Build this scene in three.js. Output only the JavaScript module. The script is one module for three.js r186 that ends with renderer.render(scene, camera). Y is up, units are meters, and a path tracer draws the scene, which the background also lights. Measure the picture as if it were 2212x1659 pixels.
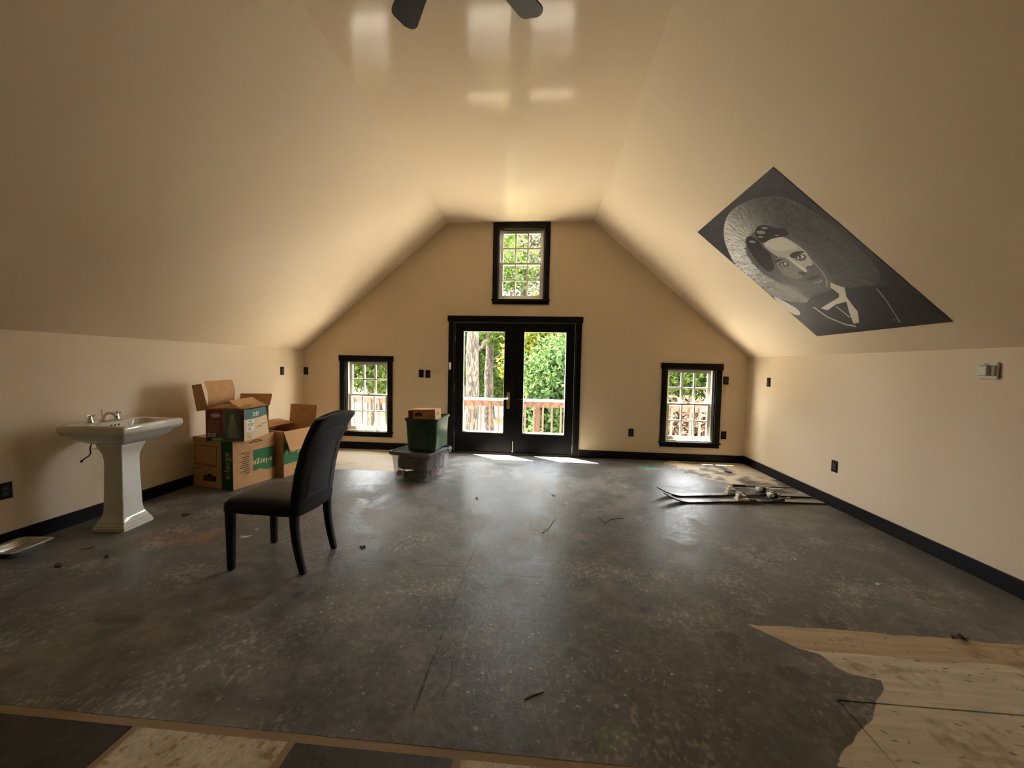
import * as THREE from 'three';
import { RoundedBoxGeometry } from 'three/addons/geometries/RoundedBoxGeometry.js';
import { mergeGeometries, toCreasedNormals } from 'three/addons/utils/BufferGeometryUtils.js';

// ---------------------------------------------------------------- camera, sky, sun, exposure
const scene = new THREE.Scene();
const camera = new THREE.PerspectiveCamera(2 * Math.atan(829.5 / 831) * 180 / Math.PI, 2212 / 1659, 0.05, 400);
camera.position.set(0, 1.3873, 0);
camera.rotation.order = 'YXZ';
camera.rotation.set(-0.0493, 0.0776, 0.0201);
scene.add(camera);
const renderer = new THREE.WebGLRenderer({ antialias: true });
renderer.toneMapping = THREE.LinearToneMapping;
renderer.toneMappingExposure = 24;
renderer.shadowMap.enabled = true;
{ // hazy bright summer sky, evenly white towards the horizon
  const W = 64, H = 32, d = new Float32Array(W * H * 4);
  for (let r = 0; r < H; r++) {
    const up = Math.max(0, Math.sin(((r + 0.5) / H - 0.5) * Math.PI)), k = Math.pow(up, 0.5);
    for (let c = 0; c < W; c++) d.set([1.32 - 0.56 * k, 1.32 - 0.48 * k, 1.3 - 0.34 * k, 1], (r * W + c) * 4);
  }
  const t = new THREE.DataTexture(d, W, H, THREE.RGBAFormat, THREE.FloatType);
  t.mapping = THREE.EquirectangularReflectionMapping; t.magFilter = THREE.LinearFilter; t.needsUpdate = true;
  scene.background = t;
  scene.backgroundIntensity = 1;
}
const sun = new THREE.DirectionalLight(new THREE.Color().setRGB(1, 0.95, 0.86), 9);
sun.position.set(-0.34 * 40, 40, -0.25 * 40 - 7);
sun.target.position.set(0, 0, -7);
sun.castShadow = true;
sun.shadow.mapSize.set(4096, 4096);
Object.assign(sun.shadow.camera, { left: -26, right: 26, top: 26, bottom: -26, near: 1, far: 90 });
scene.add(sun, sun.target);

// ---------------------------------------------------------------- measurements (metres)
const D = 5.8935, XL = -3.8141, XR = 3.0119, KNEE = 1.566, RIDGE = 3.535, RL = -1.4955, RR = 0.7192, ZB = 3.0, WT = 0.16, GROUND = -2.9;

// ---------------------------------------------------------------- helpers
function rng(seed) { let s = seed >>> 0; return () => { s = (s + 0x6D2B79F5) >>> 0; let t = s; t = Math.imul(t ^ (t >>> 15), t | 1); t ^= t + Math.imul(t ^ (t >>> 7), t | 61); return ((t ^ (t >>> 14)) >>> 0) / 4294967296; }; }
const lattice = (() => { const r = rng(77), a = new Float32Array(65536); for (let i = 0; i < a.length; i++) a[i] = r(); return a; })();
function vnoise(x, y) {
  const ix = Math.floor(x), iy = Math.floor(y), fx = x - ix, fy = y - iy, u = fx * fx * (3 - 2 * fx), v = fy * fy * (3 - 2 * fy);
  const g = (a, b) => lattice[((b & 255) << 8) | (a & 255)];
  const a = g(ix, iy), b = g(ix + 1, iy), c = g(ix, iy + 1), d = g(ix + 1, iy + 1);
  return a + (b - a) * u + (c - a) * v + (a - b - c + d) * u * v;
}
function fbm(x, y, o) { let s = 0, a = 0.5, t = 0; for (let i = 0; i < o; i++) { s += a * vnoise(x, y); t += a; a *= 0.5; x = x * 2.03 + 17.1; y = y * 2.03 + 5.7; } return s / t; }
const smooth = (a, b, x) => { const t = Math.min(1, Math.max(0, (x - a) / (b - a))); return t * t * (3 - 2 * t); };
function canvas(w, h) { const c = document.createElement('canvas'); c.width = w; c.height = h; return [c, c.getContext('2d')]; }
function tex(c, srgb = true, repeat = false) {
  const t = new THREE.CanvasTexture(c); t.colorSpace = srgb ? THREE.SRGBColorSpace : THREE.NoColorSpace;
  t.magFilter = THREE.LinearFilter; if (repeat) t.wrapS = t.wrapT = THREE.RepeatWrapping; return t;
}
function noiseTex(n, fn) { // grey, repeating
  const [c, x] = canvas(n, n), im = x.createImageData(n, n);
  for (let j = 0; j < n; j++) for (let i = 0; i < n; i++) { const v = Math.max(0, Math.min(255, fn(i / n, j / n) * 255)), k = (j * n + i) * 4; im.data[k] = im.data[k + 1] = im.data[k + 2] = v; im.data[k + 3] = 255; }
  x.putImageData(im, 0, 0); return tex(c, false, true);
}
const lin = (r, g, b) => new THREE.Color().setRGB(r, g, b);
function mat(color, roughness = 0.6, extra = {}) { const P = extra.transmission !== undefined || extra.clearcoat !== undefined || extra.sheen !== undefined || extra.specularIntensity !== undefined; return new (P ? THREE.MeshPhysicalMaterial : THREE.MeshStandardMaterial)({ color, roughness, ...extra }); }

const taken = new Map();
function numbered(n) { const k = taken.get(n) ?? 0; taken.set(n, k + 1); return k ? `${n}_${String(k).padStart(3, '0')}` : n; }
function mesh(name, geo, material, parent = scene, pos, rot) {
  const m = new THREE.Mesh(geo, material);
  m.name = parent === scene ? numbered(name) : name;
  m.castShadow = m.receiveShadow = true;
  if (pos) m.position.set(...pos);
  if (rot) m.rotation.set(...rot);
  parent.add(m); return m;
}
function tag(o, label, category, group, kind) { o.userData.label = label; o.userData.category = category; if (group) o.userData.group = group; if (kind) o.userData.kind = kind; return o; }
function thing(name, label, category, pos = [0, 0, 0], turn = 0, group, kind) {
  const g = new THREE.Group(); g.name = numbered(name); scene.add(g); g.position.set(...pos); g.rotation.y = turn; return tag(g, label, category, group, kind);
}
const bx = (w, h, d, x = 0, y = 0, z = 0) => new THREE.BoxGeometry(w, h, d).translate(x, y, z);
const rb = (w, h, d, r = 0.004, x = 0, y = 0, z = 0, s = 2) => new RoundedBoxGeometry(w, h, d, s, r).translate(x, y, z);
const span = (x0, x1, y0, y1, z0, z1, r = 0) => (r ? rb(x1 - x0, y1 - y0, z1 - z0, r, (x0 + x1) / 2, (y0 + y1) / 2, (z0 + z1) / 2) : bx(x1 - x0, y1 - y0, z1 - z0, (x0 + x1) / 2, (y0 + y1) / 2, (z0 + z1) / 2));
const join = (...g) => mergeGeometries(g.map((q) => { const k = q.index ? q.toNonIndexed() : q.clone(); for (const n of Object.keys(k.attributes)) if (!['position', 'normal', 'uv'].includes(n)) k.deleteAttribute(n); return k; }));
// loft: rings of equal length ([x,y,z] points), optional caps
function loft(rings, capA = true, capB = true, crease = 0.6) {
  const n = rings[0].length, P = [], I = [], U = [];
  rings.forEach((r, j) => r.forEach((p, i) => { P.push(...p); U.push(i / n, j / (rings.length - 1)); }));
  for (let j = 0; j < rings.length - 1; j++) for (let i = 0; i < n; i++) { const a = j * n + i, b = j * n + (i + 1) % n, c = a + n, d = b + n; I.push(a, c, b, b, c, d); }
  const cap = (r, flip, base) => { const m = [0, 1, 2].map((k) => r.reduce((s, p) => s + p[k], 0) / n), at = P.length / 3; P.push(...m); U.push(0.5, 0.5); for (let i = 0; i < n; i++) { const a = base + i, b = base + (i + 1) % n; flip ? I.push(at, b, a) : I.push(at, a, b); } };
  if (capA) cap(rings[0], false, 0);
  if (capB) cap(rings[rings.length - 1], true, (rings.length - 1) * n);
  const g = new THREE.BufferGeometry(); g.setAttribute('position', new THREE.Float32BufferAttribute(P, 3)); g.setAttribute('uv', new THREE.Float32BufferAttribute(U, 2)); g.setIndex(I);
  return toCreasedNormals(g, crease);
}
// rounded rectangle ring in the plane y, centred on cx, cz
function rr(w, d, r, y, cx = 0, cz = 0, k = 4) {
  const o = []; r = Math.min(r, w / 2 - 1e-4, d / 2 - 1e-4);
  for (const [sx, sz, a0] of [[1, -1, -90], [1, 1, 0], [-1, 1, 90], [-1, -1, 180]]) for (let i = 0; i <= k; i++) { const a = (a0 + 90 * i / k) * Math.PI / 180; o.push([cx + sx * (w / 2 - r) + Math.cos(a) * r, y, cz + sz * (d / 2 - r) + Math.sin(a) * r]); }
  return o;
}
const V = (x, y, z) => new THREE.Vector3(x, y, z);
const tube = (pts, r, seg = 24, rad = 8) => new THREE.TubeGeometry(new THREE.CatmullRomCurve3(pts.map((p) => V(...p))), seg, r, rad);
const cyl = (r0, r1, h, x = 0, y = 0, z = 0, n = 20) => new THREE.CylinderGeometry(r0, r1, h, n).translate(x, y, z);
// a pixel of the photograph as a direction; its place comes from the plane it touches
const viewMatrix = new THREE.Matrix4().makeRotationFromEuler(camera.rotation);
const ray = (px, py) => V((px - 1106) / 831, -(py - 829.5) / 831, -1).applyMatrix4(viewMatrix);
const onFloor = (px, py, y = 0) => { const r = ray(px, py), t = (y - 1.3873) / r.y; return [r.x * t, y, r.z * t]; };
const onDepth = (px, py, z) => { const r = ray(px, py), t = z / r.z; return [r.x * t, 1.3873 + r.y * t, z]; };

// ---------------------------------------------------------------- shared materials
const plaster = noiseTex(512, (u, v) => 0.5 + 0.35 * (fbm(u * 90, v * 90, 2) - 0.5) + 0.5 * (fbm(u * 22, v * 22, 3) - 0.5));
const wallPaint = mat(lin(0.72, 0.58, 0.40), 0.66, { bumpMap: plaster, bumpScale: 0.0006 });
const ceilingPaint = mat(lin(0.72, 0.58, 0.40), 0.09, { specularIntensity: 0.12 });
const blackTrim = mat(lin(0.006, 0.0055, 0.0055), 0.42, { specularIntensity: 0.28 });
const blackPlate = mat(lin(0.006, 0.006, 0.006), 0.45, { specularIntensity: 0.3 });
const glass = mat(0xffffff, 0, { transmission: 1, thickness: 0, ior: 1.45 });
const sashPaint = mat(lin(0.74, 0.70, 0.58), 0.5);
const whitePlastic = mat(lin(0.62, 0.58, 0.50), 0.45);

// ================================================================ ROOM SHELL
const S = (o, label, category) => tag(o, label, category, null, 'structure');
{
  const prism = (pts, z0, z1) => { const s = new THREE.Shape(pts.map((p) => new THREE.Vector2(...p))); return new THREE.ExtrudeGeometry(s, { depth: z1 - z0, bevelEnabled: false }).translate(0, 0, z0); };
  const T = WT;
  S(mesh('wall_left', prism([[XL - T, -0.2], [XL, -0.2], [XL, KNEE], [XL - T, KNEE]], -D, ZB), wallPaint), 'low beige knee wall beside the pedestal sink and boxes', 'wall');
  S(mesh('wall_right', prism([[XR, -0.2], [XR + T, -0.2], [XR + T, KNEE], [XR, KNEE]], -D, ZB), wallPaint), 'low beige knee wall beside the skis', 'wall');
  S(mesh('ceiling_left', prism([[XL, KNEE], [RL, RIDGE], [RL, RIDGE + T * 1.3], [XL - T, KNEE + 0.1], [XL - T, KNEE]], -D, ZB), wallPaint), 'beige sloped ceiling above the sink', 'ceiling');
  S(mesh('ceiling_right', prism([[XR, KNEE], [XR + T, KNEE], [XR + T, KNEE + 0.1], [RR, RIDGE + T * 1.3], [RR, RIDGE]], -D, ZB), wallPaint), 'beige sloped ceiling carrying the black and white mural', 'ceiling');
  S(mesh('ceiling', prism([[RL, RIDGE], [RR, RIDGE], [RR, RIDGE + T * 1.3], [RL, RIDGE + T * 1.3]], -D, ZB), ceilingPaint), 'narrow flat beige ceiling strip under the ridge', 'ceiling');
  const outer = [[XL - T, -0.2], [XR + T, -0.2], [XR + T, KNEE + 0.1], [RR, RIDGE + T * 1.3], [RL, RIDGE + T * 1.3], [XL - T, KNEE + 0.1]];
  const end = new THREE.Shape(outer.map((p) => new THREE.Vector2(...p)));
  for (const [x0, x1, y0, y1] of [[-3.13, -2.42, 0.285, 1.40], [1.855, 2.56, 0.29, 1.375], [-0.71, 0.0, 2.385, 3.46], [-1.375, 0.505, -0.005, 2.05]]) {
    const h = new THREE.Path(); h.moveTo(x0, y0); h.lineTo(x1, y0); h.lineTo(x1, y1); h.lineTo(x0, y1); h.closePath(); end.holes.push(h);
  }
  S(mesh('wall_far', new THREE.ExtrudeGeometry(end, { depth: T, bevelEnabled: false }).translate(0, 0, -D - T), wallPaint), 'beige gable wall with black door and three black windows', 'wall');
  S(mesh('wall_back', prism(outer, ZB, ZB + T), wallPaint), 'beige gable wall behind the viewer', 'wall');
}

// ---------------------------------------------------------------- floor: painted plywood sheets, bare wood, checkerboard
const inPoly = (pts, x, y) => { let c = false; for (let i = 0, j = pts.length - 1; i < pts.length; j = i++) { const [a, b] = pts[i], [e, f] = pts[j]; if ((b > y) !== (f > y) && x < (e - a) * (y - b) / (f - b) + a) c = !c; } return c; };
const F0 = { x0: XL, x1: XR, z0: -D, z1: -1.28 };
const floorMaps = (() => {
  const W = 2048, H = 1408, [c, x] = canvas(W, H), im = x.createImageData(W, H), [rc, rx] = canvas(1024, 704), rim = rx.createImageData(1024, 704);
  const bare1 = [[1612.7, 1348], [1789, 1358], [1983, 1375], [2212, 1393]].map(([a, b]) => { const p = onFloor(a, b); return [p[0], p[2]]; });
  bare1.push([3.2, -2.12], [3.2, -1.2]);
  for (const [a, b] of [[1809, 1657], [1841, 1609], [1854, 1583], [1870, 1564], [1891, 1532], [1909, 1493], [1905, 1470], [1841, 1458], [1806, 1442], [1770, 1413], [1725, 1401]]) { const p = onFloor(a, b); bare1.push([p[0], p[2]]); }
  const bare2 = [[-3.9, -6], [-1.45, -6], [-1.45, -4.71], [-3.0, -4.72], [-3.9, -4.72]];
  const bare3 = [[1.75, -6], [3.2, -6], [3.2, -4.35], [2.55, -4.55], [2.3, -4.75], [1.95, -5.2], [1.9, -5.55]];
  const put = (d, k, r, g, b) => { d[k] = r; d[k + 1] = g; d[k + 2] = b; d[k + 3] = 255; };
  for (let j = 0; j < H; j++) for (let i = 0; i < W; i++) {
    const X = F0.x0 + (i + 0.5) / W * (F0.x1 - F0.x0), Z = F0.z0 + (j + 0.5) / H * (F0.z1 - F0.z0);
    const n1 = fbm(X * 1.3 + 3, Z * 1.3 + 9, 4), n2 = fbm(X * 7 + 40, Z * 7, 3), n3 = fbm(X * 38, Z * 38 + 7, 2), wob = (fbm(X * 9, Z * 9 + 50, 2) - 0.5) * 0.05;
    let r = 95, g = 93, b = 87; // worn black floor paint
    const dust = smooth(0.42, 0.7, n1 * 0.6 + n2 * 0.4), fine = (n3 - 0.5) * 34 + (n2 - 0.5) * 26;
    r += dust * 24 + fine * 0.8; g += dust * 22 + fine * 0.78; b += dust * 18 + fine * 0.74;
    const wear = smooth(0.6, 0.76, fbm(X * 3.1 + 70, Z * 3.1 + 20, 2) * 0.42 + fbm(X * 70, Z * 52 + 20, 2) * 0.58); // scuffed patches
    r += wear * 34; g += wear * 33; b += wear * 30;
    const mark = smooth(0.7, 0.8, fbm(X * 5 + 11, Z * 5 + 90, 2) * 0.7 + n2 * 0.3); r -= mark * 22; g -= mark * 22; b -= mark * 20; // dark smears
    const red = smooth(0.52, 0.25, Math.hypot((X + 2.75) / 1.0 + (Z + 2.55) * 0.35, (Z + 2.72) / 0.33)) * smooth(0.3, 0.62, n2 * 0.6 + n3 * 0.4); // brown dirt by the sink
    r += red * 26; g += red * 2; b -= red * 10;
    const green = smooth(1, 0.3, Math.hypot((X - 0.31) / 0.07, (Z + 1.42) / 0.06) + (n3 - 0.5) * 2.2); r += green * 16; g += green * 28; b += green * 8;
    const teal = smooth(1, 0.4, Math.hypot((X - 1.53) / 0.16, (Z + 5.38) / 0.07) + (n3 - 0.5) * 2.6); r -= teal * 10; g += teal * 60; b += teal * 48;
    const bare = inPoly(bare1, X + wob * 0.5, Z + wob * 0.4) || inPoly(bare2, X + wob * 0.3, Z + wob * 0.25) || inPoly(bare3, X + wob * 5, Z + wob * 5);
    if (bare) {
      const grain = fbm(X * 5, Z * 60, 3), st = smooth(0.6, 0.78, n2 * 0.5 + n1 * 0.3 + n3 * 0.2);
      const far = Z < -4;
      r = (far ? 190 : 212) + (grain - 0.5) * 36 - st * 40; g = (far ? 176 : 199) + (grain - 0.5) * 36 - st * 46; b = (far ? 150 : 172) + (grain - 0.5) * 34 - st * 48;
      if (!far && Z < -1.98 + (n1 - 0.5) * 0.2) { r -= 22; g -= 30; b -= 38; }
      if (far && X > 1.7) { const p = smooth(0.5, 0.62, n1 * 0.5 + n2 * 0.5); r -= p * 70; g -= p * 66; b -= p * 54; }
    }
    put(im.data, (j * W + i) * 4, Math.max(8, r), Math.max(8, g), Math.max(8, b));
    if (!(i & 1) && !(j & 1)) { const q = bare ? 175 + n3 * 50 : 84 + dust * 40 + n3 * 44 + wear * 24; put(rim.data, ((j >> 1) * 1024 + (i >> 1)) * 4, q, q, q); }
  }
  x.putImageData(im, 0, 0); rx.putImageData(rim, 0, 0);
  const R = rng(5), tx = (X) => (X - F0.x0) / (F0.x1 - F0.x0) * W, tz = (Z) => (Z - F0.z0) / (F0.z1 - F0.z0) * H;
  const clusters = [[-0.75, -1.75, 0.5], [-0.4, -2.0, 0.35], [0.0, -1.95, 0.4], [-0.9, -2.2, 0.45], [0.1, -1.65, 0.3], [-0.2, -5.2, 0.5], [1.1, -2.9, 0.5], [1.6, -2.7, 0.4], [-1.4, -3.5, 0.5], [0.6, -1.7, 0.3], [-2.2, -2.0, 0.5], [-1.5, -1.7, 0.6]];
  for (let i = 0; i < 2600; i++) { // paint specks and chips
    const [cx, cz, s] = clusters[Math.floor(R() * clusters.length)], sp = R() < 0.35;
    const X = sp ? F0.x0 + R() * (F0.x1 - F0.x0) : cx + (R() + R() + R() - 1.5) * s * 1.3, Z = sp ? F0.z0 + R() * 4.6 : cz + (R() + R() + R() - 1.5) * s * 0.9;
    const v = 120 + R() * 110; x.fillStyle = `rgba(${v},${v * 0.96 | 0},${v * 0.86 | 0},${0.35 + R() * 0.5})`;
    x.beginPath(); const q = 0.4 + R() * R() * R() * 3.2; x.ellipse(tx(X), tz(Z), q, q * (0.6 + R() * 0.8), R() * 3, 0, 7); x.fill();
  }
  for (let i = 0; i < 900; i++) { // fine scratches
    const [cx, cz, s] = clusters[Math.floor(R() * clusters.length)], X = tx(cx + (R() + R() - 1) * s * 1.6), Z = tz(cz + (R() + R() - 1) * s * 1.2), a = R() * 6.3, l = 3 + R() * 14;
    const v = 105 + R() * 95; x.strokeStyle = `rgba(${v},${v * 0.96 | 0},${v * 0.88 | 0},${0.2 + R() * 0.4})`; x.lineWidth = 0.5 + R() * 0.9;
    x.beginPath(); x.moveTo(X, Z); x.quadraticCurveTo(X + Math.cos(a) * l * 0.5 + R() * 5, Z + Math.sin(a) * l * 0.5 + R() * 5, X + Math.cos(a) * l, Z + Math.sin(a) * l); x.stroke();
  }
  const crack = (x0, z0, x1, z1, n) => { for (let i = 0; i < n; i++) { const t = R(), X = tx(x0 + (x1 - x0) * t) + (R() - 0.5) * 3, Z = tz(z0 + (z1 - z0) * t) + (R() - 0.5) * 3, l = 4 + R() * 26, v = R() < 0.6 ? 18 : 150; x.strokeStyle = `rgba(${v},${v * 0.95 | 0},${v * 0.88 | 0},${0.3 + R() * 0.4})`; x.lineWidth = 0.6 + R(); x.beginPath(); x.moveTo(X, Z); x.lineTo(X + (x1 > x0 ? l : (R() - 0.5) * 2), Z + (x1 > x0 ? (R() - 0.5) * 2 : l)); x.stroke(); } };
  crack(-0.479, -3.69, -0.479, -1.45, 150); crack(-0.479, -3.69, 0.56, -3.69, 50); crack(-1.3, -2.538, -0.479, -2.538, 40); crack(-2.92, -4.71, -1.9, -4.71, 0); crack(-0.479, -2.47, 0.2, -2.47, 12); // worn sheet joints, chipped paint
  for (let i = 0; i < 260; i++) { // dark nicks on the bare wood
    const p = i < 130 ? [1.3 + R() * 1.7, -2.1 + R() * 0.75] : [XL + R() * 6.7, -D + R() * 4.5]; x.strokeStyle = `rgba(60,45,28,${0.25 + R() * 0.4})`; x.lineWidth = 0.8 + R() * 1.6;
    x.beginPath(); x.moveTo(tx(p[0]), tz(p[1])); x.lineTo(tx(p[0] + (R() - 0.5) * 0.06), tz(p[1] + (R() - 0.5) * 0.03)); x.stroke();
  }
  return [tex(c), tex(rc, false)];
})();
const floorBump = noiseTex(512, (u, v) => 0.5 + 0.6 * (fbm(u * 40, v * 40, 3) - 0.5) + 0.3 * (fbm(u * 160, v * 160, 1) - 0.5));
floorBump.repeat.set(7, 5);
const paintedFloor = mat(0xffffff, 1, { specularIntensity: 0.62, map: floorMaps[0], roughnessMap: floorMaps[1], bumpMap: floorBump, bumpScale: 0.0016 });
{
  const floor = new THREE.Group(); floor.name = numbered('floor'); scene.add(floor); S(floor, 'worn black-painted plywood floor with bare patches and checkerboard', 'floor');
  mesh('subfloor', span(XL, XR, -0.2, -0.0195, -D, ZB), mat(lin(0.05, 0.035, 0.02), 0.9), floor);
  const sheet = (x0, x1, z0, z1, dy = 0) => {
    const gx = x0 > 1.2 && z0 > -1.7 ? 0.006 : 0.0002, ga = z0 === -1.667 ? 0.007 : 0.0002, g = span(x0 + gx, x1 - 0.0002, -0.019, dy, z0 + ga, z1 - 0.0002), p = g.attributes.position, u = g.attributes.uv;
    for (let i = 0; i < p.count; i++) u.setXY(i, (p.getX(i) - F0.x0) / (F0.x1 - F0.x0), 1 - (p.getZ(i) - F0.z0) / (F0.z1 - F0.z0));
    mesh('plywood_sheet', g, paintedFloor, floor);
  };
  const cols = [[XL, -2.92], [-2.92, -0.479], [-0.479, 1.276], [1.276, XR]];
  const cuts = [[-D, -4.95, -3.76, -2.54, -1.303], [-D, -4.71, -3.76, -2.538, -1.303], [-D, -4.91, -3.69, -2.47, -1.303], [-D, -4.91, -3.69, -2.47, -1.667, -1.303]];
  cols.forEach(([a, b], i) => cuts[i].slice(0, -1).forEach((z, k) => sheet(a, b, z, cuts[i][k + 1], 0)));
  // near strip: checkerboard squares with tan joints on the left, bare sheets on the right
  const wood = (base, amp, seed) => { const [c, x] = canvas(512, 512), im = x.createImageData(512, 512); for (let j = 0; j < 512; j++) for (let i = 0; i < 512; i++) { const n = fbm(i / 60 + seed, j / 60, 4) - 0.5, m = fbm(i / 9, j / 9 + seed, 2) - 0.5, s = smooth(0.62, 0.75, fbm(i / 24 + seed, j / 24 + 31, 3)); base.forEach((v, k) => { im.data[(j * 512 + i) * 4 + k] = v + n * amp + m * amp * 0.6 - s * amp * 0.5 * (1 + k * 0.3); }); im.data[(j * 512 + i) * 4 + 3] = 255; } x.putImageData(im, 0, 0); return tex(c); };
  const dark = [1, 2].map((s) => mat(0xffffff, 0.4, { map: wood([48, 47, 45], 26, s * 9) })), pale = [3, 4].map((s) => mat(0xffffff, 0.7, { map: wood([196, 182, 152], 60, s * 9) }));
  mesh('joint_strip', span(XL, 1.276, -0.019, -0.001, -1.303, ZB), mat(lin(0.29, 0.2, 0.105), 0.75, { bumpMap: plaster, bumpScale: 0.002 }), floor);
  let n = 0;
  for (let r = 0; r < 7; r++) for (let k = 0; k < 8; k++) {
    const x0 = -0.862 + (k - 5) * 0.612, z0 = -1.268 + r * 0.612, x1 = Math.min(x0 + 0.582, 1.262), w = Math.max(x0, XL + 0.015);
    if (x1 - w < 0.08 || z0 > ZB - 0.1) continue;
    mesh('floor_tile', span(w, x1, -0.006, 0.0015, z0, Math.min(z0 + 0.582, ZB - 0.01)), ((r + k) & 1 ? dark : pale)[n++ % 2], floor);
  }
  mesh('plywood_sheet', span(1.28, XR, -0.019, 0, -1.299, 0.4), pale[0], floor); mesh('plywood_sheet', span(1.28, XR, -0.019, 0, 0.404, ZB), pale[1], floor);
}
{ // baseboards
  const bbm = blackTrim, h = 0.112, t = 0.016;
  S(mesh('baseboard_left', span(XL, XL + t, 0, h, -D, ZB, 0.003), bbm), 'glossy black baseboard behind the sink and boxes', 'baseboard');
  S(mesh('baseboard_right', span(XR - t, XR, 0, h, -D, ZB, 0.003), bbm), 'glossy black baseboard along the ski side', 'baseboard');
  S(mesh('baseboard_far', join(span(XL + t, -1.46, 0, h, -D, -D + t, 0.003), span(0.588, XR - t, 0, h, -D, -D + t, 0.003)), bbm), 'glossy black baseboard either side of the double door', 'baseboard');
  S(mesh('baseboard_back', span(XL + t, XR - t, 0, h, ZB - t, ZB, 0.003), bbm), 'black baseboard behind the viewer', 'baseboard');
}

// ---------------------------------------------------------------- windows
function sash(name, parent, x0, x1, y0, y1, z, mw, top) {
  const st = 0.042, th = 0.034, m = mesh(name, join(span(x0, x0 + st, y0, y1, z - th, z), span(x1 - st, x1, y0, y1, z - th, z), span(x0 + st, x1 - st, y0, y0 + (top ? 0.03 : 0.055), z - th, z), span(x0 + st, x1 - st, y1 - (top ? 0.045 : 0.03), y1, z - th, z)), sashPaint, parent);
  const gx0 = x0 + st, gx1 = x1 - st, gy0 = y0 + (top ? 0.03 : 0.055), gy1 = y1 - (top ? 0.045 : 0.03), cw = (gx1 - gx0) / 3, ch = (gy1 - gy0) / 2;
  for (const k of [1, 2]) mesh('muntin', span(gx0 + k * cw - mw / 2, gx0 + k * cw + mw / 2, gy0, gy1, z - th + 0.004, z - 0.004, 0.002), sashPaint, m);
  for (let k = 0; k < 3; k++) mesh('muntin', span(gx0 + k * cw + (k ? mw / 2 : 0), gx0 + (k + 1) * cw - (k < 2 ? mw / 2 : 0), gy0 + ch - mw / 2, gy0 + ch + mw / 2, z - th + 0.004, z - 0.004, 0.002), sashPaint, m);
  const pane = new THREE.PlaneGeometry(cw - mw, ch - mw);
  for (let i = 0; i < 3; i++) for (let j = 0; j < 2; j++) mesh('pane', pane, glass, m, [gx0 + (i + 0.5) * cw, gy0 + (j + 0.5) * ch, z - th / 2]);
}
function makeWindow(label, ox0, ox1, oy0, oy1, ix0, ix1, iy0, iy1, ears) {
  const w = new THREE.Group(); w.name = numbered(`window_${++makeWindow.n}`); scene.add(w); S(w, label, 'window');
  const zf = -D + 0.02, e = ears ? 0.013 : 0, hh = oy1 - iy1;
  mesh('head_casing', span(ox0 - e, ox1 + e, iy1 + (ears ? 0.0 : 0), oy1, -D, zf + (ears ? 0.006 : 0), 0.002), blackTrim, w);
  mesh('side_casing', span(ox0, ix0, iy0 - 0.0, iy1, -D, zf, 0.002), blackTrim, w);
  mesh('side_casing', span(ix1, ox1, iy0 - 0.0, iy1, -D, zf, 0.002), blackTrim, w);
  mesh('stool', span(ox0 - 0.014, ox1 + 0.014, iy0 - 0.022, iy0, -D - 0.02, -D + 0.042, 0.003), blackTrim, w);
  mesh('apron', span(ox0, ox1, oy0, iy0 - 0.022, -D, zf, 0.002), blackTrim, w);
  mesh('side_jamb', span(ix0, ix0 + 0.014, iy0, iy1, -D - WT, -D), blackTrim, w);
  mesh('side_jamb', span(ix1 - 0.014, ix1, iy0, iy1, -D - WT, -D), blackTrim, w);
  mesh('head_jamb', span(ix0 + 0.014, ix1 - 0.014, iy1 - 0.012, iy1, -D - WT, -D), blackTrim, w);
  mesh('window_sill', span(ix0 + 0.014, ix1 - 0.014, iy0 - 0.002, iy0 + 0.016, -D - WT - 0.05, -D - 0.03), sashPaint, w);
  for (const [a, b] of [[ix0 + 0.014, ix0 + 0.03], [ix1 - 0.03, ix1 - 0.014]]) mesh('sash_track', span(a, b, iy0 + 0.016, iy1 - 0.012, -D - WT, -D - 0.055), mat(lin(0.55, 0.52, 0.45), 0.5), w);
  const sx0 = ix0 + 0.03, sx1 = ix1 - 0.03, mid = (iy0 + iy1) / 2 + 0.015;
  sash('upper_sash', w, sx0, sx1, mid - 0.015, iy1 - 0.012, -D - 0.11, 0.026, true);
  sash('lower_sash', w, sx0, sx1, iy0 + 0.016, mid + 0.015, -D - 0.072, 0.02, false);
  mesh('sash_lock', join(rb(0.05, 0.012, 0.02, 0.004, (ix0 + ix1) / 2, mid + 0.02, -D - 0.085), cyl(0.008, 0.01, 0.02, (ix0 + ix1) / 2, mid + 0.026, -D - 0.085)), mat(lin(0.3, 0.22, 0.1), 0.3, { metalness: 0.8 }), w);
  return w;
}
makeWindow.n = 0;
makeWindow('low black-framed sash window beside the storage bins', -3.207, -2.345, 0.203, 1.488, -3.13, -2.42, 0.285, 1.40, true);
makeWindow('low black-framed sash window near the skis', 1.778, 2.64, 0.212, 1.465, 1.855, 2.56, 0.29, 1.375, true);
makeWindow('high black-framed sash window above the double door', -0.786, 0.076, 2.31, 3.533, -0.71, 0.0, 2.385, 3.46, false);

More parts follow.
